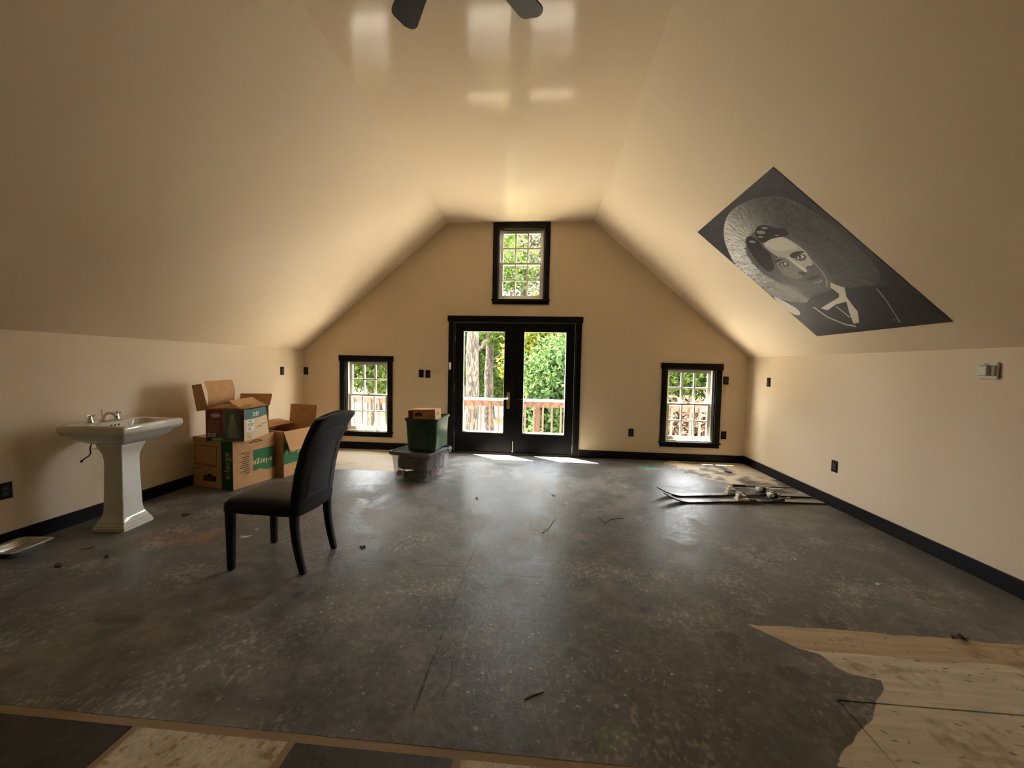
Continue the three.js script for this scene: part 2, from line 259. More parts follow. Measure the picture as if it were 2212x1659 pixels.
// ---------------------------------------------------------------- double door
{
  const d = new THREE.Group(); d.name = numbered('door_1'); scene.add(d); S(d, 'black double french door with two tall glass panes', 'door');
  mesh('head_casing', span(-1.472, 0.598, 2.04, 2.13, -D, -D + 0.026, 0.003), blackTrim, d);
  mesh('side_casing', span(-1.455, -1.375, 0, 2.04, -D, -D + 0.02, 0.003), blackTrim, d);
  mesh('side_casing', span(0.505, 0.58, 0, 2.04, -D, -D + 0.02, 0.003), blackTrim, d);
  mesh('side_jamb', span(-1.375, -1.357, 0, 2.04, -D - WT, -D), blackTrim, d);
  mesh('side_jamb', span(0.487, 0.505, 0, 2.04, -D - WT, -D), blackTrim, d);
  mesh('head_jamb', span(-1.357, 0.487, 2.03, 2.05, -D - WT, -D), blackTrim, d);
  mesh('threshold', span(-1.357, 0.487, -0.005, 0.022, -D - WT - 0.03, -D + 0.012, 0.004), mat(lin(0.06, 0.035, 0.02), 0.55), d);
  const brass = mat(lin(0.62, 0.45, 0.2), 0.28, { metalness: 0.9 }), hinge = mat(lin(0.35, 0.33, 0.3), 0.35, { metalness: 0.8 });
  for (const [a, b, g0, g1, left] of [[-1.353, -0.44, -1.24, -0.571, true], [-0.432, 0.483, -0.3, 0.37, false]]) {
    const z0 = -D - 0.06, z1 = -D - 0.016;
    const leaf = mesh('door_leaf', join(span(a, g0, 0.024, 2.026, z0, z1), span(g1, b, 0.024, 2.026, z0, z1), span(g0, g1, 0.024, 0.312, z0, z1), span(g0, g1, 1.911, 2.026, z0, z1)), blackTrim, d);
    mesh('pane', new THREE.PlaneGeometry(g1 - g0, 1.6), glass, leaf, [(g0 + g1) / 2, 1.1115, (z0 + z1) / 2]);
    const w = 0.014;
    mesh('glazing_bead', join(span(g0, g0 + w, 0.312, 1.911, z1 - 0.016, z1 + 0.006), span(g1 - w, g1, 0.312, 1.911, z1 - 0.016, z1 + 0.006), span(g0 + w, g1 - w, 0.312, 0.312 + w, z1 - 0.016, z1 + 0.006), span(g0 + w, g1 - w, 1.911 - w, 1.911, z1 - 0.016, z1 + 0.006)), blackTrim, leaf);
    mesh('outer_bead', join(span(g0, g0 + 0.02, 0.312, 1.911, z0 - 0.006, z0 + 0.014), span(g1 - 0.02, g1, 0.312, 1.911, z0 - 0.006, z0 + 0.014), span(g0 + 0.02, g1 - 0.02, 0.312, 0.345, z0 - 0.006, z0 + 0.014), span(g0 + 0.02, g1 - 0.02, 1.891, 1.911, z0 - 0.006, z0 + 0.014)), sashPaint, leaf);
    for (const y of [0.3, 1.03, 1.78]) mesh('hinge', cyl(0.006, 0.006, 0.1, left ? a - 0.003 : b + 0.003, y, z1 + 0.006, 10), hinge, leaf);
    if (left) {
      mesh('astragal', span(b - 0.012, b + 0.03, 0.024, 2.026, z1, z1 + 0.012, 0.003), blackTrim, leaf);
      mesh('handle_plate', rb(0.046, 0.25, 0.01, 0.004, -0.512, 0.84, z1 + 0.005), brass, leaf);
      mesh('lever', join(cyl(0.011, 0.011, 0.045).rotateX(Math.PI / 2).translate(-0.512, 0.862, z1 + 0.03), tube([[-0.512, 0.862, z1 + 0.05], [-0.55, 0.866, z1 + 0.054], [-0.6, 0.858, z1 + 0.052], [-0.625, 0.852, z1 + 0.048]], 0.0085)), mat(lin(0.8, 0.74, 0.62), 0.25, { metalness: 0.7 }), leaf);
      mesh('foot_bolt', join(cyl(0.004, 0.004, 0.16, b + 0.008, 0.13, z1 + 0.018, 8), new THREE.SphereGeometry(0.012, 12, 8).translate(b + 0.008, 0.048, z1 + 0.02)), mat(lin(0.75, 0.72, 0.66), 0.3), leaf);
    } else {
      mesh('deadbolt', join(new THREE.TorusGeometry(0.025, 0.005, 8, 20).translate(-0.37, 1.16, z1 + 0.004), cyl(0.02, 0.02, 0.01).rotateX(Math.PI / 2).translate(-0.37, 1.16, z1 + 0.004)), blackPlate, leaf);
      mesh('lever', join(cyl(0.02, 0.02, 0.012).rotateX(Math.PI / 2).translate(-0.36, 0.86, z1 + 0.005), tube([[-0.36, 0.86, z1 + 0.03], [-0.32, 0.862, z1 + 0.04], [-0.275, 0.85, z1 + 0.036]], 0.007)), blackPlate, leaf);
    }
  }
}

// ---------------------------------------------------------------- wall plates and devices
function plate(label, cx, cy, cz, turn, kind, group) {
  const o = thing(kind === 'outlet' ? 'wall_outlet' : 'light_switch', label, kind, [cx, cy, cz], turn, group);
  mesh('cover_plate', rb(0.076, 0.118, 0.008, 0.003, 0, 0, 0.004), blackPlate, o);
  if (kind === 'outlet') for (const s of [-1, 1]) mesh('socket', rb(0.034, 0.03, 0.004, 0.0015, 0, s * 0.02, 0.0095), mat(lin(0.018, 0.018, 0.018), 0.5), o);
  else mesh('rocker', rb(0.034, 0.068, 0.007, 0.002, 0, 0, 0.0095).rotateX(0.05), mat(lin(0.016, 0.016, 0.016), 0.35), o);
  for (const s of [-1, 1]) mesh('screw', cyl(0.0025, 0.0025, 0.002).rotateX(Math.PI / 2).translate(0, s * 0.049, 0.0085), hingeGrey, o);
  return o;
}
const hingeGrey = mat(lin(0.06, 0.06, 0.06), 0.4, { metalness: 0.6 });
plate('black switch plate in the corner above the large boxes, on the gable wall', -3.775, 1.228, -D, 0, 'switch');
plate('black switch plate left of its twin beside the door', -1.885, 1.225, -D, 0, 'switch');
plate('black switch plate right of its twin beside the door', -1.779, 1.22, -D, 0, 'switch');
plate('black switch plate beside the top of the window near the skis', 2.7, 1.222, -D, 0, 'switch');
plate('black outlet plate below the switch beside the window near the skis', 2.703, 0.411, -D, 0, 'outlet');
plate('black outlet plate low between the double door and window', 1.357, 0.404, -D, 0, 'outlet');
plate('black switch plate on the knee wall above the large boxes', XL, 1.234, -5.376, Math.PI / 2, 'switch');
plate('black outlet plate low on the knee wall near the foil tray', XL, 0.414, -2.42, Math.PI / 2, 'outlet');
plate('black switch plate on the knee wall above the skis', XR, 1.226, -5.37, -Math.PI / 2, 'switch');
plate('black outlet plate low on the knee wall above the ski bindings', XR, 0.417, -4.145, -Math.PI / 2, 'outlet');
{
  const o = thing('thermostat', 'small white wall thermostat below the mural', 'thermostat', [XR, 1.415, -2.842], -Math.PI / 2);
  mesh('back_plate', rb(0.118, 0.118, 0.016, 0.012, 0, 0, 0.008, 4), whitePlastic, o);
  mesh('housing', rb(0.062, 0.074, 0.03, 0.008, -0.012, 0.0, 0.028, 3), whitePlastic, o);
  mesh('cheek', rb(0.03, 0.072, 0.012, 0.004, 0.036, -0.002, 0.02), mat(lin(0.3, 0.27, 0.2), 0.6), o);
  for (const [x, y] of [[-0.012, 0.03], [-0.01, 0.044]]) mesh('vent_slot', bx(0.026, 0.004, 0.003, x, y, y > 0.04 ? 0.017 : 0.0435), mat(lin(0.05, 0.04, 0.03), 0.7), o);
}
{
  const o = thing('door_sensor', 'tiny white alarm sensor on the black door casing', 'sensor', [-1.425, 1.355, -D + 0.02]);
  mesh('body', rb(0.034, 0.115, 0.02, 0.005, 0, 0, 0.01), whitePlastic, o);
  mesh('cover', rb(0.024, 0.08, 0.006, 0.003, 0, 0, 0.022), mat(lin(0.7, 0.67, 0.6), 0.4), o);
}

// ---------------------------------------------------------------- mural on the right slope
{
  const W = 1024, H = 1264, k = W / 1000, [c, x] = canvas(W, H), R = rng(21);
  const path = (pts) => { x.beginPath(); const p = pts.map(([a, b]) => [a * k, b * k]), n = p.length; x.moveTo((p[0][0] + p[n - 1][0]) / 2, (p[0][1] + p[n - 1][1]) / 2); for (let i = 0; i < n; i++) { const q = p[(i + 1) % n]; x.quadraticCurveTo(p[i][0], p[i][1], (p[i][0] + q[0]) / 2, (p[i][1] + q[1]) / 2); } x.closePath(); };
  const line = (pts, w, s) => { x.strokeStyle = s; x.lineWidth = w * k; x.lineCap = 'round'; x.beginPath(); pts.forEach(([a, b], i) => (i ? x.lineTo(a * k, b * k) : x.moveTo(a * k, b * k))); x.stroke(); };
  const fill = (pts, s) => { path(pts); x.fillStyle = s; x.fill(); };
  x.fillStyle = '#38353a'; x.fillRect(0, 0, W, H);
  for (let i = 0; i < 900; i++) { const v = 40 + R() * 30; x.fillStyle = `rgba(${v},${v},${v + 3},0.25)`; x.beginPath(); x.ellipse(R() * W, R() * H, 20 + R() * 70, 8 + R() * 26, R() * 3, 0, 7); x.fill(); }
  const stroke = (cx, cy, len, ang, w, v, a) => { x.strokeStyle = `rgba(${v},${v},${v - 3},${a})`; x.lineWidth = w; x.lineCap = 'round'; x.beginPath(); x.moveTo(cx - Math.cos(ang) * len / 2, cy - Math.sin(ang) * len / 2); x.quadraticCurveTo(cx + R() * 6, cy + R() * 6, cx + Math.cos(ang) * len / 2, cy + Math.sin(ang) * len / 2); x.stroke(); };
  const hood = [[30, 800], [-60, 640], [-30, 455], [60, 292], [190, 150], [340, 70], [460, 40], [600, 40], [740, 75], [857, 133], [930, 230], [960, 400], [970, 700], [900, 900], [500, 940], [200, 900]];
  path(hood); x.save(); x.clip();
  x.fillStyle = '#5a585a'; x.fillRect(0, 0, W, H);
  for (let i = 0; i < 15000; i++) { // woolly ruff: short strokes round the face, paler on the upper left where the paint is paler
    const a = R() * 6.283, q = 0.55 + R() * 0.55, X = 440 + Math.cos(a) * 500 * q, Y = 520 + Math.sin(a) * 500 * q;
    const pale = smooth(860, 120, X) * smooth(900, 200, Y * 0.8 + X * 0.25), v = Math.min(235, 62 + pale * 190 + R() * 56 - 24);
    stroke(X * k, Y * k, 12 + R() * 26, a + (R() - 0.5) * 1.4, 2 + R() * 6, v | 0, 0.45);
  }
  for (let i = 0; i < 900; i++) { const X = 700 + R() * 300, Y = 250 + R() * 700, v = 50 + R() * 55; stroke(X * k, Y * k, 60 + R() * 90, 1.2 + R() * 0.5, 6 + R() * 14, v | 0, 0.12); }
  for (let i = 0; i < 700; i++) { const X = 20 + R() * 280, Y = 700 + R() * 260, v = 110 + R() * 90; stroke(X * k, Y * k, 50 + R() * 60, 0.9 + R() * 0.5, 4 + R() * 8, v | 0, 0.16); }
  x.restore();
  // head
  fill([[300, 330], [420, 250], [560, 240], [660, 330], [700, 480], [680, 600], [640, 760], [560, 850], [440, 840], [330, 780], [260, 640], [230, 500]], '#5d5a5a');
  for (let i = 0; i < 500; i++) stroke((300 + R() * 330) * k, (560 + R() * 260) * k, 20 + R() * 40, 0.6 + R() * 0.8, 3 + R() * 6, 80 + R() * 60 | 0, 0.16);
  fill([[425, 345], [530, 330], [625, 355], [660, 440], [668, 520], [640, 600], [610, 640], [560, 620], [520, 660], [500, 600], [470, 520], [430, 470]], '#b9b6ac');
  fill([[440, 350], [530, 335], [615, 360], [650, 440], [640, 500], [560, 470], [470, 440]], '#cfccc0');
  fill([[380, 500], [450, 480], [500, 520], [500, 640], [450, 700], [380, 690], [320, 620]], '#85827e');
  fill([[334, 262], [414, 245], [440, 320], [400, 380], [420, 430], [370, 490], [310, 560], [225, 570], [222, 480], [275, 350]], '#26242a');
  fill([[440, 300], [470, 255], [540, 225], [605, 240], [640, 300], [700, 330], [680, 390], [600, 362], [530, 345], [440, 352]], '#26242a');
  for (const [a, b, r] of [[520, 275, 34], [575, 262, 22], [480, 300, 20], [380, 300, 26], [600, 345, 14]]) { x.fillStyle = '#8a8882'; x.beginPath(); x.ellipse(a * k, b * k, r * k, r * 0.45 * k, 0.5, 0, 7); x.fill(); }
  fill([[520, 512], [575, 495], [650, 512], [655, 530], [600, 528], [540, 545]], '#2a282c'); fill([[360, 505], [420, 492], [470, 520], [430, 516], [370, 522]], '#3a3838');
  for (const [a, b, s] of [[588, 548, 1], [420, 548, 0.9]]) {
    x.fillStyle = '#4b4848'; x.beginPath(); x.ellipse(a * k, (b + 3) * k, 46 * s * k, 25 * s * k, 0.1, 0, 7); x.fill();
    x.fillStyle = '#d8d4c8'; x.beginPath(); x.ellipse(a * k, b * k, 33 * s * k, 14 * s * k, 0.1, 0, 7); x.fill();
    x.fillStyle = '#1d1b1e'; x.beginPath(); x.ellipse((a - 2) * k, (b - 3) * k, 14 * s * k, 14 * s * k, 0, 0, 7); x.fill();
    x.fillStyle = '#e8e6dc'; x.beginPath(); x.ellipse((a - 6) * k, (b - 7) * k, 4 * k, 4 * k, 0, 0, 7); x.fill();
    line([[a - 40 * s, b + 2], [a - 15 * s, b - 15], [a + 20 * s, b - 14], [a + 42 * s, b + 3]], 7, '#232125');
    line([[a - 30 * s, b + 24], [a, b + 32], [a + 30 * s, b + 24]], 4, '#6b6864');
  }
  fill([[492, 510], [512, 520], [528, 600], [540, 660], [505, 668], [498, 620]], '#d9d6ca'); fill([[440, 650], [480, 640], [510, 672], [470, 690]], '#3d3a3b'); line([[515, 685], [560, 690], [575, 660]], 6, '#55524f');
  fill([[450, 718], [500, 700], [545, 706], [585, 722], [540, 738], [490, 742]], '#4a4747'); line([[455, 724], [515, 718], [580, 722]], 6, '#19181a'); line([[480, 760], [525, 768], [560, 756]], 7, '#a5a29a'); line([[640, 600], [625, 690], [590, 770], [540, 815]], 9, '#9b9890');
  // coat, collar, neck cloth
  fill([[150, 960], [330, 860], [480, 850], [640, 860], [860, 900], [1010, 1010], [1030, 1290], [0, 1290], [40, 1120]], '#2d2b2f');
  for (let i = 0; i < 260; i++) stroke((200 + R() * 760) * k, (930 + R() * 320) * k, 40 + R() * 90, 1.2 + R() * 0.7, 5 + R() * 10, 44 + R() * 26 | 0, 0.3);
  fill([[10, 740], [80, 850], [120, 960], [60, 1010], [-10, 960]], '#c9c5b8');
  const poly = (pts, s) => { x.fillStyle = s; x.beginPath(); pts.forEach(([a, b], i) => (i ? x.lineTo(a * k, b * k) : x.moveTo(a * k, b * k))); x.closePath(); x.fill(); };
  poly([[595, 791], [625, 836], [648, 856], [590, 930], [572, 992], [552, 1064], [480, 1151], [428, 1158], [485, 1063], [555, 965], [459, 970], [352, 1004], [315, 975], [537, 920], [566, 894], [560, 831]], '#dcd8c8');
  line([[447, 990], [456, 1096]], 9, '#d5d1c2'); line([[270, 955], [290, 1066], [365, 1155], [420, 1180]], 13, '#dcd8c8'); line([[820, 920], [795, 1025], [735, 1195]], 8, '#8f8c86'); line([[700, 1160], [712, 1180], [724, 1158], [735, 1182]], 3, '#77746f');
  const m = mat(0xffffff, 0.5, { map: tex(c), bumpMap: plaster, bumpScale: 0.0006, specularIntensity: 0.35 });
  const o = mesh('mural', (() => { const g = bx(1.31, 1.622, 0.003), uv = g.attributes.uv, nn = g.attributes.normal, p = g.attributes.position; for (let i = 0; i < uv.count; i++) if (Math.abs(nn.getZ(i)) < 0.5) uv.setXY(i, 0.02, 0.02); else uv.setXY(i, p.getX(i) / 1.31 + 0.5, p.getY(i) / 1.622 + 0.5); return g; })(), m);
  tag(o, 'large black and white painted portrait of a hooded face on the sloped ceiling', 'mural');
  const nrm = V(-(RIDGE - KNEE), -(XR - RR), 0).normalize(), up = V(RR - XR, RIDGE - KNEE, 0).normalize();
  const mtx = new THREE.Matrix4().makeBasis(V(0, 0, 1), up, nrm); o.quaternion.setFromRotationMatrix(mtx);
  const yc = KNEE + (XR - 2.186) * (RIDGE - KNEE) / (XR - RR); o.position.set(2.186, yc, -3.54).addScaledVector(nrm, 0.0022);
}

// ---------------------------------------------------------------- ceiling fan
{
  const f = thing('ceiling_fan', 'black ceiling fan hanging from the flat ridge ceiling', 'fan', [-0.39, 3.0, -1.44]);
  const body = mat(lin(0.018, 0.018, 0.018), 0.45), bladeMat = mat(lin(0.022, 0.021, 0.02), 0.5);
  mesh('canopy', cyl(0.07, 0.05, 0.06, 0, RIDGE - 3.0 - 0.03, 0, 28), body, f);
  mesh('downrod', cyl(0.012, 0.012, 0.42, 0, 0.3, 0), body, f);
  mesh('motor', new THREE.LatheGeometry([[0.001, 0.13], [0.05, 0.13], [0.1, 0.1], [0.115, 0.06], [0.115, 0.02], [0.09, -0.02], [0.06, -0.035], [0.001, -0.04]].map((p) => new THREE.Vector2(...p)), 32), body, f);
  const s = new THREE.Shape(); s.moveTo(0.16, -0.045); s.lineTo(0.5, -0.062); s.bezierCurveTo(0.53, -0.062, 0.545, -0.04, 0.545, -0.01); s.lineTo(0.53, 0.035); s.bezierCurveTo(0.525, 0.055, 0.51, 0.062, 0.49, 0.062); s.lineTo(0.16, 0.045); s.closePath();
  const blade = new THREE.ExtrudeGeometry(s, { depth: 0.006, bevelEnabled: true, bevelSize: 0.001, bevelThickness: 0.001, bevelSegments: 1 }).rotateX(-Math.PI / 2 + 0.16).translate(0, 0.01, 0);
  for (let i = 0; i < 5; i++) {
    const a = (54 + 72 * i) * Math.PI / 180;
    const b = mesh('blade', blade, bladeMat, f); b.rotation.y = a;
    mesh('bracket', join(bx(0.13, 0.008, 0.03, 0.13, 0.005, 0), bx(0.05, 0.006, 0.07, 0.19, 0.003, 0)), body, b);
  }
}

// ================================================================ THINGS IN THE ROOM
// ---------------------------------------------------------------- pedestal sink
{
  const china = mat(lin(0.70, 0.68, 0.60), 0.12, { clearcoat: 0.6, clearcoatRoughness: 0.05 }), chrome = mat(lin(0.75, 0.72, 0.66), 0.12, { metalness: 1 });
  const o = thing('pedestal_sink', 'white square pedestal sink standing loose by the knee wall', 'sink', [-3.413, 0, -2.89], 0.1);
  const P = (w, d, y, r = 0.008) => rr(w, d, r, y, 0, 0.035, 2);
  mesh('pedestal', loft([P(0.25, 0.26, 0), P(0.252, 0.262, 0.024), P(0.24, 0.25, 0.032), P(0.236, 0.246, 0.046), P(0.216, 0.226, 0.056), P(0.212, 0.222, 0.07), P(0.186, 0.2, 0.09), P(0.168, 0.182, 0.12), P(0.158, 0.172, 0.16), P(0.146, 0.16, 0.4), P(0.142, 0.156, 0.55), P(0.15, 0.165, 0.6), P(0.17, 0.185, 0.64), P(0.196, 0.21, 0.672), P(0.2, 0.214, 0.69), P(0.2, 0.214, 0.7)], true, true, 0.35), china, o);
  const B = (w, d, y, r = 0.02, cx = 0) => rr(w, d, r, y, cx, 0, 5);
  mesh('basin', loft([B(0.21, 0.24, 0.69, 0.012), B(0.27, 0.3, 0.7, 0.014), B(0.36, 0.41, 0.735, 0.014), B(0.42, 0.475, 0.775, 0.014), B(0.46, 0.51, 0.781, 0.012), B(0.472, 0.522, 0.79, 0.012), B(0.486, 0.536, 0.796, 0.012), B(0.5, 0.55, 0.812, 0.012), B(0.5, 0.55, 0.838, 0.012), B(0.492, 0.542, 0.852, 0.014), B(0.478, 0.528, 0.86, 0.016), B(0.46, 0.51, 0.862, 0.02), B(0.44, 0.49, 0.86, 0.02), B(0.3, 0.44, 0.857, 0.05, 0.055), B(0.285, 0.425, 0.84, 0.055, 0.055), B(0.25, 0.38, 0.78, 0.07, 0.055), B(0.18, 0.28, 0.745, 0.08, 0.055), B(0.05, 0.06, 0.735, 0.02, 0.055)], true, true, 0.32), china, o);
  mesh('drain', cyl(0.022, 0.022, 0.004, 0.055, 0.738, 0), chrome, o);
  for (const z of [-0.03, 0, 0.03]) mesh('overflow_hole', cyl(0.007, 0.007, 0.004).rotateZ(Math.PI / 2).translate(-0.082, 0.828, z), mat(lin(0.02, 0.02, 0.02), 0.6), o);
  for (const z of [-0.105, 0.105]) {
    const h = mesh('faucet_handle', join(cyl(0.024, 0.027, 0.008, -0.17, 0.866, z), cyl(0.012, 0.02, 0.04, -0.17, 0.888, z), cyl(0.013, 0.011, 0.014, -0.17, 0.912, z)), chrome, o);
    mesh('cross_grip', join(tube([[-0.2, 0.917, z], [-0.17, 0.921, z], [-0.14, 0.917, z]], 0.0048, 8), tube([[-0.17, 0.917, z - 0.03], [-0.17, 0.921, z], [-0.17, 0.917, z + 0.03]], 0.0048, 8), new THREE.SphereGeometry(0.008, 10, 8).translate(-0.17, 0.926, z)), chrome, h);
  }
  const sp = mesh('spout', join(cyl(0.024, 0.028, 0.008, -0.17, 0.866, 0), tube([[-0.17, 0.868, 0], [-0.168, 0.9, 0], [-0.14, 0.926, 0], [-0.095, 0.92, 0], [-0.07, 0.895, 0]], 0.0105, 24, 10)), chrome, o);
  mesh('lift_rod', join(cyl(0.003, 0.003, 0.085, -0.186, 0.905, 0), new THREE.SphereGeometry(0.007, 10, 8).translate(-0.186, 0.95, 0)), chrome, sp);
  mesh('supply_line', join(tube([[-0.16, 0.71, 0.1], [-0.168, 0.66, 0.115], [-0.16, 0.62, 0.12], [-0.17, 0.6, 0.125], [-0.21, 0.575, 0.12], [-0.235, 0.555, 0.118]], 0.0045, 30), tube([[-0.16, 0.655, 0.112], [-0.13, 0.652, 0.1], [-0.09, 0.65, 0.09]], 0.0025, 8), cyl(0.006, 0.006, 0.02, -0.236, 0.553, 0.118)), mat(lin(0.05, 0.042, 0.02), 0.6), o);
}
// ---------------------------------------------------------------- foil tray
{
  const foil = mat(lin(0.7, 0.69, 0.66), 0.28, { metalness: 1, bumpMap: plaster, bumpScale: 0.006, side: THREE.DoubleSide });
  const o = thing('foil_tray', 'crumpled aluminium foil tray on the floor beside the baseboard', 'tray', [-3.652, 0, -2.372], 0.1);
  const q = (w, d, y) => rr(w, d, 0.04, y, 0, 0, 4);
  mesh('pan', loft([q(0.18, 0.18, 0.002), q(0.215, 0.215, 0.045), q(0.225, 0.225, 0.05), q(0.25, 0.245, 0.05), q(0.25, 0.245, 0.053), q(0.225, 0.22, 0.054), q(0.212, 0.21, 0.046), q(0.172, 0.172, 0.006)], true, true, 0.5), foil, o);
  mesh('rolled_rim', new THREE.TubeGeometry(new THREE.CatmullRomCurve3(q(0.252, 0.247, 0.051).map((p) => V(...p)), true), 60, 0.004, 6, true), foil, o);
}
// ---------------------------------------------------------------- dining chair
{
  const leather = mat(lin(0.014, 0.0125, 0.012), 0.42, { specularIntensity: 0.45, bumpMap: noiseTex(256, (u, v) => fbm(u * 60, v * 60, 2)), bumpScale: 0.0006 }), wood = mat(lin(0.008, 0.006, 0.005), 0.45, { specularIntensity: 0.4 }), thread = mat(lin(0.12, 0.12, 0.125), 0.6);
  const o = thing('dining_chair', 'black leather dining chair with curved back and dark wooden legs', 'chair', [-1.775, 0, -2.52], -Math.PI / 2 - 0.03);
  const seatRing = (w, z0, z1, y, r) => rr(w, z1 - z0, r, y, 0, (z0 + z1) / 2, 5);
  mesh('seat', loft([seatRing(0.43, -0.2, 0.255, 0.385, 0.02), seatRing(0.455, -0.205, 0.27, 0.392, 0.025), seatRing(0.46, -0.205, 0.275, 0.42, 0.03), seatRing(0.456, -0.203, 0.272, 0.455, 0.035), seatRing(0.43, -0.195, 0.255, 0.475, 0.05), seatRing(0.34, -0.16, 0.2, 0.49, 0.08), seatRing(0.18, -0.1, 0.12, 0.497, 0.08)], true, true, 0.9), leather, o);
  const bz = (y) => -0.205 - 0.06 * Math.max(0, y - 0.4) - 0.36 * Math.max(0, y - 0.45) ** 2 - 0.12 * Math.max(0, y - 0.75) ** 2; // centre line leans and curves back
  const back = (w, y, t, dip = 0) => { const n = 36, out = []; for (let i = 0; i < n; i++) { const a = i / n * Math.PI * 2, cx = Math.sign(Math.cos(a)) * Math.abs(Math.cos(a)) ** 0.22, cz = Math.sign(Math.sin(a)) * Math.abs(Math.sin(a)) ** 0.42, X = cx * w / 2; out.push([X, y - dip * (cx * cx), bz(y) + cz * t / 2 - 0.018 * (1 - cx * cx)]); } return out; };
  const bk = mesh('backrest', loft([back(0.39, 0.375, 0.04), back(0.41, 0.385, 0.058), back(0.414, 0.5, 0.064), back(0.42, 0.65, 0.062), back(0.415, 0.8, 0.06), back(0.418, 0.92, 0.062, 0.012), back(0.42, 0.985, 0.066, 0.022), back(0.424, 1.02, 0.07, 0.028), back(0.422, 1.044, 0.07, 0.032), back(0.414, 1.052, 0.06, 0.032), back(0.37, 1.055, 0.03, 0.028)], true, true, 0.9), leather, o);
  const seam = (pts) => tube(pts.map(([X, y]) => [X, y, bz(y) - 0.0325 - 0.018 * (1 - (X / 0.21) ** 2)]), 0.0018, 30, 5);
  mesh('stitching', join(seam([[-0.12, 0.5], [-0.125, 0.7], [-0.13, 0.92]]), seam([[0.12, 0.5], [0.125, 0.7], [0.13, 0.92]]), seam([[-0.13, 0.92], [0, 0.93], [0.13, 0.92]]), seam([[-0.12, 0.5], [0, 0.495], [0.12, 0.5]]), seam([[-0.13, 0.92], [-0.19, 0.985]]), seam([[0.13, 0.92], [0.19, 0.985]]), seam([[-0.12, 0.5], [-0.19, 0.44]]), seam([[0.12, 0.5], [0.19, 0.44]])), thread, bk);
  mesh('top_piping', tube([[-0.2, 1.012, bz(1.0) - 0.032], [-0.1, 1.038, bz(1.03) - 0.042], [0, 1.045, bz(1.04) - 0.044], [0.1, 1.038, bz(1.03) - 0.042], [0.2, 1.012, bz(1.0) - 0.032]], 0.003, 30, 6), leather, bk);
  for (const s of [-1, 1]) {
    mesh('leg', loft([[0.03, 0.034, 0], [0.034, 0.038, 0.004], [0.046, 0.05, 0.39]].map(([w, d, y]) => rr(w, d, 0.006, y, s * 0.196, 0.238, 2))), wood, o);
    mesh('leg', loft([[0, -0.258], [0.02, -0.252], [0.1, -0.232], [0.2, -0.213], [0.3, -0.202], [0.4, -0.2]].map(([y, z], i) => rr(0.034 + i * 0.002, 0.034 + i * 0.003, 0.006, y, s * (0.176 + i * 0.001), z, 2)), true, true, 0.6), wood, o);
  }
}
// ---------------------------------------------------------------- cardboard boxes
const cardTone = [190, 142, 92];
function cardTex(w, h, draw) {
  const [c, x] = canvas(w, h), im = x.createImageData(w, h);
  for (let j = 0; j < h; j++) for (let i = 0; i < w; i++) { const n = (fbm(i / 40, j / 40, 3) - 0.5) * 18 + (vnoise(i / 1.7, j / 22) - 0.5) * 8; cardTone.forEach((v, k) => { im.data[(j * w + i) * 4 + k] = v + n; }); im.data[(j * w + i) * 4 + 3] = 255; }
  x.putImageData(im, 0, 0); if (draw) draw(x, w, h); return mat(0xffffff, 0.82, { map: tex(c) });
}
const card = cardTex(256, 256);
const logo = (x, cx, cy, w, ink, text) => { const h = w * 0.34; x.fillStyle = ink; x.beginPath(); x.moveTo(cx - w / 2, cy + h / 2); x.lineTo(cx - w / 2, cy - h / 2); x.lineTo(cx - w * 0.28, cy - h / 2); x.lineTo(cx, cy - h * 0.95); x.lineTo(cx + w * 0.28, cy - h / 2); x.lineTo(cx + w / 2, cy - h / 2); x.lineTo(cx + w / 2, cy + h / 2); x.closePath(); x.fill(); x.fillStyle = text; x.font = `bold ${h * 0.72}px sans-serif`; x.textAlign = 'center'; x.textBaseline = 'middle'; x.fillText("LOWE'S", cx, cy + h * 0.02); };
const bannerSide = (flip) => (x, w, h) => {
  x.save(); if (flip) { x.translate(w, h); x.rotate(Math.PI); }
  x.fillStyle = '#2f6a3c'; x.beginPath(); x.moveTo(0, h * 0.25); x.lineTo(w * 0.2, h * 0.24); x.lineTo(w * 0.42, h * 0.31); x.lineTo(w * 0.42, h * 0.28); x.lineTo(w * 0.54, h * 0.28); x.lineTo(w * 0.54, h * 0.72); x.lineTo(0, h * 0.72); x.closePath(); x.fill();
  x.fillStyle = '#d8b985'; x.font = `bold ${h * 0.15}px sans-serif`; x.textAlign = 'left'; x.textBaseline = 'middle'; x.fillText('x-large', w * 0.05, h * 0.44);
  x.fillStyle = 'rgba(45,32,18,0.85)'; const R = rng(8); for (let i = 0; i < 11; i++) { x.fillRect(w * 0.6, h * (0.27 + i * 0.042), w * 0.012, h * 0.012); x.fillRect(w * 0.63, h * (0.268 + i * 0.042), w * (0.1 + R() * 0.16), h * 0.017); }
  x.fillRect(w * 0.3, h * 0.88, w * 0.34, h * 0.02); x.fillRect(w * 0.34, h * 0.915, w * 0.2, h * 0.016);
  x.restore();
};
